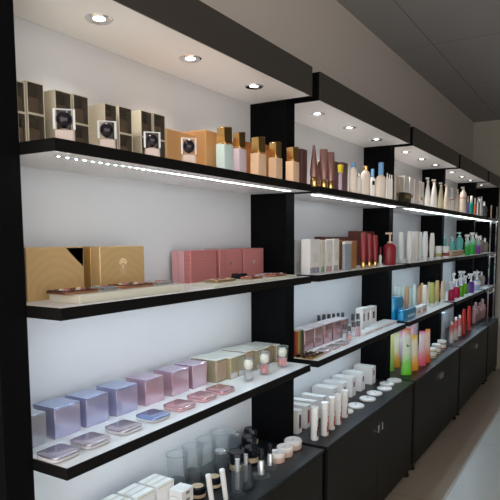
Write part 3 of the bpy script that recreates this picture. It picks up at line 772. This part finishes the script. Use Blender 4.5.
def crystal_jar(label, x, y, z, wd, h, fillm, topm, group='crystal jars on the lower shelf'):
    t = thing('crystal_jar', label, 'jar', (x, y, z), group); r = wd/2; k = (q(wd), q(h))
    def glass(b):
        lathe(b, [(0, 0), (r*.80, 0), (r*.84, h*.04), (r, h*.97), (r*.99, h), (r*.9, h), (r*.76, h*.08), (0, h*.07)], 12)
    part(t, 'glass', clear, glass, k, smooth=False)
    part(t, 'filling', fillm, lambda b: lathe(b, [(0, h*.09), (r*.66, h*.09), (r*.7, h*.40), (r*.5, h*.45), (0, h*.45)], 10), k, smooth=False)
    part(t, 'stopper', topm, lambda b: lathe(b, [(0, h*.47), (r*.40, h*.50), (r*.62, h*.58), (r*.74, h*.72), (r*.62, h*.86), (r*.34, h*.93), (0, h*.94)], 10), k, smooth=False)
    part(t, 'collar', silv, lambda b: lathe(b, [(r*.72, h*.44), (r*.84, h*.45), (r*.86, h*.475), (r*.72, h*.48), (r*.72, h*.44)], 12), k, smooth=False)
    part(t, 'rim', mat('glass_rim', (.22, .26, .29), .1), lambda b: lathe(b, [(r*.95, h*.975), (r*1.01, h*.975), (r*1.01, h), (r*.95, h), (r*.95, h*.975)], 12), k, smooth=False)
rosefill = mat('rose_filling', (.60, .20, .20), .5); silvfill = mat('silver_beads', (.5, .5, .52), .25, .6)
pearlm = mat('pearl_cream', (.78, .76, .64), .25)
for a, b, tp, f, w_ in [(242, 255, 358, silvfill, 'leftmost crystal jar, silvery filling, lower shelf'), (258, 270.5, 352, rosefill, 'middle crystal jar, rose filling, lower shelf'), (276, 288.5, 346, rosefill, 'rightmost crystal jar, rose filling, near the shelf end')]:
    x, wd, h = rndat(3, a, b, .085, tp)
    crystal_jar(w_, x, .085, Z3, wd, h, f, pearlm)

# ---- second bay, lower shelf
x, wx, h = boxat(3, 296, 303.5, .128, 331)
carton('striped_carton', 'red gold and green carton at the left end of the second lower shelf', 'box', x, .128, Z3, wx, .018, h,
       grad('striped_card', [(0, (.30, .05, .03)), (.2, (.35, .06, .02)), (.3, (.6, .38, .08)), (.5, (.30, .28, .06)), (.7, (.05, .06, .03)), (1, (.02, .02, .02))], wx, .35, .2, 'X', 0, .5))
pinkf = pearl('dusty_pink_foil', (.50, .30, .32), (.56, .38, .40)); pinkl = mat('pale_pink_lid', (.50, .44, .45), .35)
for i, (a, b, tp) in enumerate([(304.5, 313.5, 329), (314.5, 323, 326), (324, 332, 323), (333, 340.5, 320.5), (341.5, 348.5, 318.5)]):
    x, wx, h = boxat(3, a, b, .15, tp)
    carton('pink_box', 'dusty pink box with mirror lid, %s from the left in the second bay' % N_[i], 'box', x, .15, Z3, wx-.003, .075, h, pinkf, 'dusty pink boxes', lid=pinkl, lidh=.06)
blackgold = mat('black_lacquer', (.02, .012, .008), .15)
xx = at(301.5, .03, Z3)
for a, b, Y, w_, lm in [(303, 314, .085, 'black and gold palette nearest the shelf corner, second bay', blackgold), (311.5, 323.5, .040, 'second black and gold palette, just right of the first', blackgold)]:
    x0, x1 = at(a, Y, Z3), at(b, Y, Z3)
    palette(w_, (x0+x1)/2, Y+.02, Z3, x1-x0, .034 if Y > .08 else .05, lm, gold, (3, 1), th=.016, group='black and gold palettes', rz=0)
for i, (a, b, Y) in enumerate([(324.5, 333.5, .04), (334, 343, .04), (343.5, 351.5, .04)]):
    x0, x1 = at(a, Y, Z3), at(b, Y, Z3)
    compact('clear pink rimmed compact, %s of three at the front of the second lower shelf' % N_[i], (x0+x1)/2, Y+.03, Z3, (x1-x0)*.84, .055, mat('clear_lid', (.72, .66, .66), .1, trans=.5), mat('pink_base', (.6, .36, .36), .3), .015, 'clear compacts in the second bay')
def tester(label, x, y, z, wd, h, m, capm, group):
    t = thing('glass_tester', label, 'bottle', (x, y, z), group); r = wd/2; k = (q(wd), q(h))
    part(t, 'glass', clear, lambda b: lathe(b, [(0, 0), (r, 0), (r, h*.62), (r*.7, h*.66), (0, h*.66)], 16), k)
    part(t, 'liquid', m, lambda b: lathe(b, [(0, h*.05), (r*.8, h*.05), (r*.8, h*.42), (0, h*.42)], 16), k)
    part(t, 'cap', capm, lambda b: lathe(b, [(0, h*.665), (r*.8, h*.665), (r*.72, h), (0, h)], 16), k)
greycap = mat('dark_grey_cap', (.07, .075, .08), .2, .4)
pinkliq = mat('pink_liquid', (.62, .30, .30), .3)
def rowr(s, items, fn):
    for i, it in enumerate(items):
        x, wd, h = rndat(s, it[0], it[1], it[3], it[2]); fn(i, x, wd, h, it)
for i, (a, b, tp, Y) in enumerate([(342, 347, 324, .11), (346.5, 351.5, 326, .08), (351, 356, 322, .11), (355.5, 360.5, 321, .085), (350.5, 355, 314, .16), (355.5, 360, 313.5, .16)]):
    x, wd, h = rndat(3, a, b, Y, tp)
    tester('small clear bottle with dark cap, %s of the cluster in the second bay, lower shelf' % N_[i], x, Y, Z3, wd, h, pinkliq if i % 2 else cb, greycap, 'clear dark capped bottles')
# dark capped pots in a row behind the pink boxes
for i, (a, b, tp) in enumerate([(316.5, 321, 315), (321.5, 326, 314.5), (326.5, 331, 314), (331.5, 335.5, 313.5), (336, 340, 313), (340.5, 344.5, 312.5)]):
    x, wd, h = rndat(3, a, b, .27, tp)
    tester('dark capped glass pot behind the dusty pink boxes, %s from the left' % N_[i], x, .27, Z3, wd, h, pinkliq, greycap, 'dark capped pots behind the pink boxes')
markm = mat('dark_print_mark', (.10, .03, .04), .5)
for i, (a, b, tp) in enumerate([(362, 365.5, 308.5), (366, 370, 307.5), (370.5, 376.5, 306.5)]):
    x, wx, h = boxat(3, a, b, .15, tp)
    carton('white_carton', 'white carton with dark mark, %s of three by the black panel, lower shelf' % ['left', 'middle', 'right'][i], 'box', x, .15, Z3, wx-.003, .045, h, white_c, 'white cartons at the end of the second lower shelf', panel=(markm, .3, .4, .75))
for i, (a, b, Y, dy, w_) in enumerate([(364, 374, .06, .05, 'flat white sachet box left of the others on the second lower shelf'), (374, 384, .06, .06, 'flat white sachet box in the middle, near the black panel'), (384, 397, .06, .09, 'flat white sachet box at the right end of the second lower shelf')]):
    x0, x1 = at(a, Y, Z3), at(b, Y, Z3)
    carton('sachet_box', w_, 'box', (x0+x1)/2, Y, Z3, x1-x0-.01, dy, .018, white_p, 'flat white sachet boxes', panel=(pinkp, .7, .4, .6), flap=True)

# ---- third bay, lower shelf
bluep = mat('bright_blue_film', (.01, .27, .55), .22, coat=.5, bump=(40, .6))
def pack(label, x, y, z, wx, dy, h):
    t = thing('wipes_pack', label, 'pack', (x, y, z), 'bright blue packs')
    part(t, 'pouch', bluep, lambda b: loft(b, [(0, wx*.44, dy*.44, 4), (h*.12, wx*.5, dy*.5, 4.5), (h*.8, wx*.5, dy*.5, 4.5), (h*.96, wx*.45, dy*.44, 4), (h, wx*.3, dy*.3, 4)], 28))
    part(t, 'printed_label', mat('pale_blue_print', (.35, .62, .80), .4), lambda b: bx(b, -wx*.25, wx*.25, -dy*.505-.0008, -dy*.5, h*.3, h*.5))
Yb = .09
x0, x1 = at(392.8, Yb, Z3), at(402.5, Yb, Z3)
pack('upright bright blue pack at the left end of the third lower shelf', max((x0+x1)/2, 3.735+(x1-x0)/2), Yb+.05, Z3, x1-x0, .09, ztop(x0, Yb, 299)-Z3)
x0, x1 = at(402.5, .04, Z3), at(416, .04, Z3)
pack('low bright blue pack lying in front of the upright one', (x0+x1)/2, .058, Z3, x1-x0, .06, ztop(x0, .04, 310.5)-Z3)
caps = mat('pale_cap', (.65, .66, .60), .3)
brn = mat('tan_gel', (.42, .24, .14), .3); gry2 = mat('pale_green_glass', (.50, .60, .55), .2); grn = mat('olive_gel', (.36, .38, .10), .3); tanb = mat('honey_gel', (.50, .36, .16), .3); cofe = mat('beige_tube_plastic', (.58, .47, .33), .35)
BK = [(393, 396.5, 286, gry2, .19), (397, 400.5, 285.5, gry2, .19), (401, 405, 283.5, gry2, .19), (404, 408.5, 286, brn, .13), (409, 412, 288, gry2, .18), (411.8, 416, 284.5, gry2, .14), (416.6, 421, 285.5, brn, .11), (420, 423, 283, tanb, .2),
      (422, 427, 285, offwhite, .12), (427, 430, 282, cofe, .2), (428.8, 434.5, 282.5, grn, .09), (434.5, 439, 280.5, tanb, .09), (440, 444, 282, cofe, .17), (443.6, 448.4, 280, cofe, .09)]
nm = ['pale green', 'pale green', 'pale green', 'tan', 'pale green', 'pale green', 'tan', 'honey', 'ivory', 'beige', 'olive', 'honey', 'beige', 'beige']
for i, (a, b, tp, m, Y) in enumerate(BK):
    x, wd, h = rndat(3, a, b, Y, tp)
    if abs(x-(BAY[2][1]+GAP/2)) < GAP/2+.02: x = BAY[2][1]-.04
    cone_bottle('tall %s tube on pale cap, %s from the left, right of the blue packs' % (nm[i], N_[i]), x, Y, Z3, min(wd*1.2, .062), h, True, m, caps, 'tube', 'tall pale tubes on the lower shelf', .16, 'gel_tube', .66)
for i, (a, b) in enumerate([(416.8, 421.2), (421.8, 427)]):
    x0, x1 = at(a, .04, Z3), at(b, .04, Z3)
    carton('small_carton', 'small white carton at the front of the third lower shelf, %s one' % ('left', 'right')[i], 'box', (x0+x1)/2, .04, Z3, x1-x0-.006, .05, ztop(x0, .04, 308.5-i*2)-Z3, white_c, 'small white cartons in the third bay', panel=(pinkp, .5, .3, .6))
SPB = [(448.6, 454, 281, (.45, .01, .06), .06, 'raspberry red trigger bottle, left of two, fourth lower shelf'), (453.5, 459, 279, (.50, .015, .08), .08, 'raspberry red trigger bottle, right of two, fourth lower shelf'),
       (458.8, 463.5, 277.5, (.12, .36, .02), .06, 'grass green trigger bottle, left of two, fourth lower shelf'), (463.2, 467.6, 275.5, (.14, .40, .02), .08, 'grass green trigger bottle, right of two, fourth lower shelf'),
       (468, 473.6, 273.5, (.16, .06, .30), .06, 'violet trigger bottle on the fourth lower shelf'), (473.6, 479.6, 271.5, (.42, .48, .68), .06, 'pale blue and white trigger bottle, last on the fourth lower shelf')]
for i, (a, b, tp, c_, Y, w_) in enumerate(SPB):
    x, wd, h = rndat(3, a, b, Y, tp)
    gm = mat('tinted_plastic_%d' % i, c_, .15, trans=.15)
    bottle('trigger_bottle', w_, 'bottle', max(5.215, min(x, BAY[3][1]-.06)), Y, Z3, min(wd*1.15, .115), h, gm, white_p, 'trigger', 'trigger bottles on the fourth lower shelf', .58, 3, band=(mat('white_label', (.7, .7, .72), .4), .3, .48) if i == 5 else None)
for i, (a, b, tp) in enumerate([(451, 456, 273), (458, 463, 271), (463.5, 468, 270.5)]):
    x, wd, h = rndat(3, a, b, .20, tp)
    bottle('trigger_bottle', 'grey white spray bottle, %s in the back row of the fourth lower shelf' % N_[i], 'bottle', min(x, 6.42), .20, Z3, min(wd, .10), h, mat('grey_lilac_plastic', (.45, .44, .52), .25), white_p, 'trigger', 'back row spray bottles', .65, 3)

# ---- nearest cabinet top
def on(px, py, z):
    r = FW+RT*((px-CX)/FPX)+UP*((CY-py)/FPX)
    k = (z-EYE.z)/r.z
    p = EYE+r*k
    return p.x, p.y
yell_edge = mat('straw_edge_card', (.55, .54, .42), .5)
# rows of tall white cartons, seen from above
for x0, y0, n, wh in [(1.207, .166, 3, 'leftmost block'), (1.303, .162, 3, 'middle block'), (1.3985, .158, 3, 'right block')]:
    for k in range(n):
        carton('white_carton', 'slim white carton, %s of the %s on the nearest cabinet' % (['front one', 'middle one', 'back one'][k], wh), 'box',
               x0+.0415, y0+k*.0305, ZC, .083, .0295, .115, white_c, 'white cartons on the nearest cabinet', flap=True, panel=(yell_edge, .98, .95, .985))
        part([o for o in C.objects if o.get('category')][-1], 'straw_edge', yell_edge, lambda b: bx(b, -.041, .041, -.0005, .004, .1162, .1168), 'se', smooth=False)
for lv in range(4):
    carton('tiny_carton', 'small flat white carton, %s of the little stack beside the right block' % ['lowest', 'second from below', 'third from below', 'topmost'][lv], 'box', 1.474, .093, ZC+lv*.0245, .062, .056, .0235, white_c, 'stack of small flat cartons', flap=False, panel=(mat('grey_print', (.2, .2, .2), .5), .3, .3, .7))
def tumbler(label, x, y, z, wd, h, fill=None):
    t = thing('glass_tumbler', label, 'glass', (x, y, z), 'clear glass tumblers on the nearest cabinet'); r = wd/2; k = (q(wd), q(h))
    part(t, 'glass', clear, lambda b: lathe(b, [(0, 0), (r*.82, 0), (r*.86, h*.03), (r, h*.985), (r*.985, h), (r*.955, h*.985), (r*.80, h*.05), (0, h*.045)], 32), k)
    part(t, 'rim', mat('glass_rim', (.22, .26, .29), .1), lambda b: lathe(b, [(r*.975, h*.99), (r*1.003, h*.99), (r*1.003, h*1.0), (r*.975, h*1.0), (r*.975, h*.99)], 32), k)
    if fill:
        part(t, 'powder', fill, lambda b: lathe(b, [(0, h*.055), (r*.74, h*.055), (r*.78, h*.28), (r*.3, h*.36), (0, h*.36)], 20), k)
    return t
dkpow = mat('dark_powder', (.015, .012, .012), .6)
for i, (px, f) in enumerate([(177, dkpow), (192.5, dkpow), (206, None), (220.5, None)]):
    x = at(px, .257, ZC+.14)
    tumbler('clear glass tumbler%s, %s from the left on the nearest cabinet' % (' with dark powder' if f else ', empty', N_[i]), x, .257, ZC, .084, .14, f)
def rnd4(px, pyb, ptop, wpx):   # base point pixel on the cabinet top
    x, y = on(px, pyb, ZC); sc = pj(x, y, ZC)[2]
    return x, y, wpx/sc, ztop(x, y, ptop)-ZC
beige_band = mat('beige_label_band', (.50, .38, .24), .4)
navy_lid = mat('navy_black_lid', (.005, .006, .010), .2)
for i, (x, y, wd, h, w_) in enumerate([(1.605, .152, .062, .045, 'low black jar with tan lid, nearest the white cartons'), (1.705, .150, .060, .045, 'low black jar with tan lid behind the leaning white tubes'),
        (2.062, .215, .066, .082, 'black jar with beige label, at the back beside the black side panel'), (1.872, .155, .062, .085, 'black jar with beige label behind the silver stick holders'),
        (1.975, .148, .062, .075, 'black jar with beige label right of the silver stick holders'), (2.150, .258, .066, .085, 'black jar with beige label in the back corner')]):
    jar('face_cream_jar', w_, x, y, ZC, wd, h, black_p, navy_lid, beige_band, 'black jars on the nearest cabinet', 1.02)
    if i < 2: part(bpy.data.objects[-1] if False else [o for o in C.objects if o.get('label') == w_][0], 'lid_disc', beige_band, lambda b: lathe(b, [(0, h), (wd*.36, h), (wd*.36, h+.001), (0, h+.001)], 24), 'ld')
def cyl_holder(label, x, y, wd, h, stickm, tall=1.15):
    t = thing('stick_holder', label, 'holder', (x, y, ZC), 'clear holders with silver sticks'); r = wd/2; k = (q(wd), q(h))
    part(t, 'glass', smoky, lambda b: lathe(b, [(0, 0), (r*1.25, 0), (r*1.25, .004), (r*.9, .008), (r*.9, h*.7), (r*.82, h*.7), (r*.82, .012), (0, .012)], 24), k)
    part(t, 'stick', stickm, lambda b: lathe(b, [(0, .014), (r*.36, .014), (r*.36, h), (0, h)], 16), k)
    part(t, 'stick_tip', black_p, lambda b: lathe(b, [(0, .0125), (r*.5, .0125), (r*.5, .02), (0, .02)], 12), k)
silver_stick = mat('silver_stick', (.62, .65, .66), .25, .7)
for i, (px, pb, tp, wp, w_) in enumerate([(237.5, 494, 459, 14, 'clear holder with silver stick nearest the cabinet front edge'), (246, 486, 454, 12, 'clear holder with silver stick just behind the nearest one')]):
    x, y, wd, h = rnd4(px, pb, tp, wp); cyl_holder(w_, x, y, wd, h, silver_stick)
for i, (x, y, wd, h, w_) in enumerate([(1.793, .178, .048, .12, 'tall clear cylinder with silver lid, between tumblers and leaning tubes'), (1.992, .248, .048, .12, 'tall clear cylinder with silver lid, beside the black jars')]):
    t = thing('clear_canister', w_, 'jar', (x, y, ZC), 'clear canisters'); r = wd/2
    part(t, 'glass', smoky, lambda b: lathe(b, [(0, 0), (r, 0), (r, h*.86), (r*.93, h*.86), (r*.93, .004), (0, .004)], 24), (q(wd), q(h)))
    part(t, 'contents', navy_lid, lambda b: lathe(b, [(0, .005), (r*.85, .005), (r*.85, h*.3), (0, h*.3)], 20), (q(wd), q(h)))
    part(t, 'lid', silv, lambda b: lathe(b, [(0, h*.865), (r*1.04, h*.865), (r*1.04, h*.95), (r*.6, h), (0, h)], 24), (q(wd), q(h)))
for i, (px, pb, pxt, tp, w_) in enumerate([(212.5, 506, 204.5, 471, 'leaning white tube, left of two, by the nearest cabinet edge'), (226, 500, 218, 463, 'leaning white tube, right of two, by the nearest cabinet edge')]):
    x, y = on(px, pb, ZC); h = .125
    t = thing('leaning_tube', w_, 'tube', (x, y, ZC+.0012), 'leaning white tubes'); r = .0095
    def lean(b, f):
        f(b); rot(b, R(-11), 'Y')
    part(t, 'tube', white_p, lambda b: lean(b, lambda b: lathe(b, [(0, .003), (r, .003), (r, h*.47), (0, h*.47)], 18)), 'a')
    part(t, 'cap', white_c, lambda b: lean(b, lambda b: lathe(b, [(0, h*.48), (r*1.05, h*.48), (r*1.05, h*.99), (r*.9, h), (0, h)], 18)), 'b')
    part(t, 'ring', chrome, lambda b: lean(b, lambda b: lathe(b, [(0, h*.47), (r*.9, h*.47), (r*.9, h*.48), (0, h*.48)], 18)), 'c')
for i, (px, pb, tp, w_) in enumerate([(261, 477, 448, 'black capped silver flask on a round glass base, nearer the edge'), (270, 468, 443, 'black capped silver flask on a round glass base, beside the cream jars')]):
    x, y, wd, h = rnd4(px, pb, tp, 18 if i == 0 else 15)
    t = thing('tester_flask', w_, 'bottle', (x, y, ZC), 'flasks on round glass bases'); r = wd/2; k = (q(wd), q(h))
    part(t, 'glass_base', clear, lambda b: lathe(b, [(0, 0), (r*.96, 0), (r, .004), (r*.92, .011), (0, .013)], 28), k)
    part(t, 'flask', silver_stick, lambda b: lathe(b, [(0, .0135), (r*.40, .0135), (r*.36, h*.55), (r*.25, h*.6), (0, h*.6)], 20), k)
    part(t, 'cap', black_p, lambda b: lathe(b, [(0, h*.602), (r*.30, h*.602), (r*.27, h*.98), (0, h)], 20), k)
cj = mat('blush_jar', (.62, .46, .38), .3); cjl = mat('white_pearl_lid', (.74, .68, .64), .25)
for i, (px, pb, tp, wp, w_) in enumerate([(277.5, 461, 449, 16, 'blush cream jar with white lid, nearest of three by the cabinet end'), (285, 455, 443, 17, 'blush cream jar with white lid, middle of three by the cabinet end'), (293, 448, 437, 18, 'blush cream jar with white lid, farthest of three by the cabinet end')]):
    x, y, wd, h = rnd4(px, pb, tp, wp)
    t = thing('cream_jar', w_, 'jar', (x, y, ZC), 'blush cream jars'); r = wd/2; h = .042; k = (q(wd), q(h))
    part(t, 'jar_body', cj, lambda b: lathe(b, [(0, 0), (r*.9, 0), (r*.95, .004), (r*.95, h*.55), (0, h*.55)], 28), k)
    part(t, 'lid', cjl, lambda b: lathe(b, [(0, h*.56), (r, h*.56), (r, h*.88), (r*.9, h), (r*.7, h*.97), (0, h*.97)], 28), k)
    part(t, 'lid_mark', mat('grey_mark', (.3, .25, .25), .4), lambda b: bx(b, -r*.35, r*.35, -.002, .002, h*.97, h*.985), k)

# ---- second cabinet top
redprint = mat('red_figure_print', (.40, .04, .03), .45)
TW = [(293.5, 302, 404, 'first'), (303, 310.5, 398, 'second'), (311, 317, 391, 'third'), (319, 326, 386, 'fourth'), (330, 338, 384, 'fifth'), (340, 347, 379, 'sixth'), (348.5, 356, 374.5, 'seventh'), (358, 365, 370, 'eighth'), (367, 375.5, 366.5, 'ninth')]
for i, (a, b, tp, n) in enumerate(TW):
    Yf = .145 if i < 4 else .165
    x1 = at(b, Yf, ZC)
    ww = .045 if i < 4 else .07
    h = .115
    pan = (redprint if i in (1, 2) else markm, .45, .22, .8) if i < 4 else (markm, .25, .5, .78)
    carton('tall_white_carton', 'tall white carton, %s from the left on the second cabinet top' % n, 'box', max(x1-ww/2, 2.338+.0), Yf, ZC, ww, .13, h, white_c, 'tall white cartons on the second cabinet', panel=pan)
TT = [(314.5, 439.5, 406.5, 'nearest'), (324.5, 435, 402, 'second'), (331.5, 429, 397, 'third'), (338, 424, 393.5, 'fourth'), (344.5, 417, 390, 'farthest')]
for i, (px, pb, tp, n) in enumerate(TT):
    x, y, wd, h = rnd4(px, pb, tp, 8 if i < 2 else 7)
    t = thing('white_tube', 'white round tube with %s print, %s in the front row of tubes' % ('grey' if i == 0 else 'red figure', n), 'tube', (x, y, ZC), 'white round tubes'); r = wd/2; k = (q(wd), q(h))
    part(t, 'tube', mat('tube_white', (.72, .70, .68), .35), lambda b: lathe(b, [(0, 0), (r*.92, 0), (r, .003), (r, h*.82), (0, h*.82)], 20), k)
    part(t, 'cap', white_p, lambda b: lathe(b, [(0, h*.825), (r, h*.825), (r, h*.985), (r*.9, h), (0, h)], 20), k)
    def prn(b):
        for (a0, a1, z0, z1) in [(-.5, .1, .12, .3), (-.35, .35, .3, .42), (-.1, .3, .42, .5), (-.2, .2, .52, .6)]:
            n_ = 4
            for j in range(n_):
                t0 = -PI/2+(a0+(a1-a0)*j/n_)*1.1; t1 = -PI/2+(a0+(a1-a0)*(j+1)/n_)*1.1
                vs = [b.verts.new(((r+.0004)*math.cos(t_), (r+.0004)*math.sin(t_), h*z_)) for t_, z_ in ((t0, z0), (t1, z0), (t1, z1), (t0, z1))]
                b.faces.new(vs)
    part(t, 'printed_figure', redprint if i else markm, prn, k)
for i, (px, pb, wp) in enumerate([(347, 412.5, 13), (356, 407, 17), (367.5, 400, 17), (374.5, 394.5, 16), (384.5, 389.5, 16), (387, 385, 15), (394.5, 381.5, 15)]):
    x, y, wd, h = rnd4(px, pb, pb-5, wp)
    y = max(y, CF+wd/2+.004)
    t = thing('soap_disc', 'round white disc box with tiny print, %s from the nearest along the cabinet edge' % N_[i], 'soap', (x, y+.0, ZC), 'white discs on the second cabinet', rz=.3*i); r = min(wd, .095)/2; h = .016; k = (q(r), 1)
    part(t, 'disc_base', white_p, lambda b: lathe(b, [(0, 0), (r*.9, 0), (r, h*.3), (r, h*.45), (0, h*.45)], 32), k)
    part(t, 'disc_lid', mat('disc_white', (.80, .79, .78), .35), lambda b: lathe(b, [(0, h*.47), (r, h*.47), (r*.97, h*.8), (r*.85, h), (0, h)], 32), k)
    part(t, 'print', markm, lambda b: (bx(b, -r*.3, -r*.15, -r*.1, r*.1, h, h+.0004), bx(b, r*.1, r*.25, -r*.12, r*.12, h, h+.0004)), k, smooth=False)

# ---- third cabinet top: flared colour tubes standing on their ends
def flare(label, px, pb, tp, wp, cols, i):
    x, y, wd, h = rnd4(px, pb, tp, wp)
    t = thing('colour_tube', label, 'tube', (x, y, ZC), 'bright fanned colour tubes', R(-50)); r = wd/2*.98
    m = grad('print_%d' % i, cols, h, .35, 0, 'Z', .25)
    part(t, 'tube', m, lambda b: loft(b, [(.004, r*1.0, r*.55, 2.6), (h*.06, r*1.02, r*.58, 2.6), (h*.35, r*.84, r*.42, 2.3), (h*.75, r*.74, r*.22, 2.2), (h*.96, r*.72, r*.05, 3)], 24), None)
    part(t, 'crimp', mat('crimp_%d' % i, cols[-1][1], .4), lambda b: bx(b, -r*.73, r*.73, -.0012, .0012, h*.955, h, .0004))
    part(t, 'cap', mat('cap_%d' % i, cols[0][1], .3), lambda b: loft(b, [(0, r*.96, r*.52, 2.6), (.0038, r*1.0, r*.55, 2.6)], 24))
    if 'with green leaf' in label:
        def leaf(b):
            for dx, dz, a in ((0, 0, .5), (.008, .005, -.4), (-.004, .009, 1.2)):
                vs = []
                for (u, v) in ((-.009, 0), (-.003, .0045), (.004, .004), (.010, 0), (.004, -.004), (-.003, -.0045)):
                    vs.append(b.verts.new((dx+u*math.cos(a)-v*math.sin(a), -r*.45, h*.62+dz+u*math.sin(a)+v*math.cos(a))))
                f = b.faces.new(vs)
            bmesh.ops.solidify(b, geom=b.faces[:], thickness=.0008)
        part(t, 'leaf_print', mat('leaf_green', (.06, .40, .03), .4), leaf, smooth=False)
Wt = (.72, .70, .66)
flare('yellow green tube at the left, half behind the black panel, third cabinet', 391.5, 371, 335, 6, [(0, (.16, .5, .05)), (.5, (.5, .62, .2)), (1, (.6, .6, .25))], 0)
flare('white tube fading to orange yellow, second in the fan', 396, 367, 333, 9, [(0, (.75, .33, .02)), (.25, (.74, .42, .08)), (.5, (.74, .70, .52)), (.8, (.74, .72, .62)), (1, (.55, .55, .22))], 1)
flare('white and pink tube behind the leaf printed tube', 402, 362, 331, 9, [(0, (.70, .30, .33)), (.35, (.66, .50, .60)), (.75, Wt), (.9, (.66, .40, .5)), (1, (.65, .20, .34))], 2)
flare('white tube with green leaf print fading to bright green, frontmost', 406, 374.5, 328.5, 11, [(0, (.14, .58, .03)), (.25, (.22, .62, .10)), (.5, (.60, .70, .55)), (.85, Wt), (1, (.72, .22, .10))], 3)
flare('yellow tube fading to orange, right of the leaf printed tube', 414, 370.5, 335, 9, [(0, (.80, .28, .01)), (.25, (.76, .40, .05)), (.5, (.72, .64, .48)), (.8, (.72, .66, .5)), (.93, (.72, .48, .05)), (1, (.7, .45, .05))], 4)
flare('rose pink tube, fifth in the fan', 421.5, 365.5, 331, 9, [(0, (.72, .10, .14)), (.25, (.70, .18, .24)), (.5, (.70, .50, .56)), (.85, (.70, .62, .64)), (1, (.68, .12, .24))], 5)
flare('orange red tube at the right of the fan', 427, 362.5, 329, 7, [(0, (.75, .10, .02)), (.25, (.72, .20, .08)), (.55, (.70, .56, .48)), (.85, (.70, .5, .4)), (1, (.75, .22, .03))], 6)
x, y = on(414, 352, ZC)
carton('tall_carton', 'pink and white carton behind the fanned colour tubes', 'box', at(414, .20, ZC), .20, ZC, .10, .05, ztop(at(414, .2, ZC), .20, 323)-ZC, mat('pink_white_card', (.62, .40, .46), .45), panel=(white_c, .7, .4, .6))
for i, (px, pb, wp, lm) in enumerate([(434, 357.5, 9, bandg), (438, 353.5, 9, bandg), (443.5, 349.5, 9, bandr)]):
    x, y, wd, h = rnd4(px, pb, pb-8, wp)
    for lv in range(2):
        jar('cream_jar', 'small white jar with %s label, %s jar of the %s stack right of the fan' % ('red' if lm is bandr else 'olive', ('lower', 'upper')[lv], N_[i]), x, y+.015, ZC+lv*.0405, min(wd, .075), .04, white_p, white_p, lm, 'stacked white jars')

# ---- fourth cabinet top
x = at(444, .13, ZC)
carton('tall_carton', 'pale blue white carton standing left on the fourth cabinet', 'box', max(x, 5.19), .13, ZC, .085, .05, ztop(max(x, 5.19), .13, 313)-ZC, mat('pale_blue_card', (.45, .52, .60), .4), panel=(pinkp, .7, .3, .36))
carton('tall_carton', 'magenta carton behind the pale blue carton', 'box', 5.42, .20, ZC, .22, .06, .215, mat('magenta_card', (.22, .015, .08), .4))
whr = grad('white_red_plastic', [(0, (.68, .62, .60)), (.45, (.66, .55, .54)), (.62, (.6, .4, .4)), (.8, (.5, .12, .12)), (1, (.55, .10, .10))], .15)
for i, (px, pb, tp, wp) in enumerate([(451.2, 343, 321.5, 5), (455.3, 340, 317, 5), (459.3, 336, 315, 4.6)]):
    x, y, wd, h = rnd4(px, pb, tp, wp)
    bottle('white_red_bottle', 'white bottle with red shoulder, %s of three on the fourth cabinet' % N_[i], 'bottle', x, max(y, .0), ZC, wd, h, whr, white_p, 'cap', 'white and red bottles', .85, 2.2)
redt = mat('bright_red_plastic', (.45, .025, .02), .3)
for i, (px, pb, tp, wp, Y) in enumerate([(463.3, 334, 309, 5, .06), (468.6, 329, 306, 5, .07)]):
    x, wd, h = rndat(4, px-wp/2, px+wp/2, Y, tp)
    cone_bottle('bright red tube standing on its cap, %s on the fourth cabinet' % ('left', 'right')[i], x, Y, ZC, min(wd, .07), h, True, redt, redt, 'tube', 'bright red tubes', .14, 'red_tube', .6)

# ---- end bay: glass racks with chrome uprights and crystal pieces
rk = thing('glass_rack', 'chrome and glass rack standing in the dark end bay', 'rack', (6.6, .02, ZC), None)
# one frame leans against nothing: it stands on the cabinet top in front of the shelves
part(rk, 'upright', chrome, lambda b: (bx(b, 0, .012, -.05, -.038, 0, 1.30)), 'u1', smooth=False)
part(rk, 'upright', chrome, lambda b: (bx(b, .38, .392, -.05, -.038, 0, 1.30)), 'u2', smooth=False)
for z in (.35, .75, 1.12):
    part(rk, 'glass_shelf', smoky, lambda b: bx(b, -.01, .40, -.038, -.022, z, z+.02), ('gs', z), smooth=False)
    part(rk, 'cross_rail', chrome, lambda b: bx(b, .012, .38, -.05, -.042, z-.012, z), ('cr', z), smooth=False)
cry = mat('pink_crystal', (.55, .33, .33), .2, trans=.3)
cry2 = mat('beige_crystal', (.42, .36, .30), .2, trans=.3)
names3 = [('first', 6.60), ('second', 6.74), ('third', 6.88), ('fourth', 7.02), ('fifth', 7.16)]
for n, xx in names3:
    for s, z0, m in ((1, Z1, smoky), (2, Z2, cry2), (3, Z3, cry2), (4, ZC, cry)):
        i = names3.index((n, xx))
        if (i+s) % 2 and s < 4: continue
        t = thing('crystal_vase', 'faceted %s vase, %s position from the left on the %s of the end bay' % ('rose' if s == 4 else 'smoky' if s == 1 else 'beige', n, SN[s]), 'vase', (xx+.03, .13, z0), 'crystal vases in the end bay')
        hh = .17+.03*((i+s) % 3)
        part(t, 'vase_body', m, lambda b: lathe(b, [(0, 0), (.034, 0), (.040, hh*.1), (.046, hh*.5), (.034, hh*.72), (0, hh*.72)], 10), ('v', hh), smooth=False)
        part(t, 'vase_top', silv if s < 4 else cry, lambda b: lathe(b, [(0, hh*.722), (.018, hh*.722), (.020, hh*.9), (.012, hh), (0, hh)], 10), ('v', hh), smooth=False)
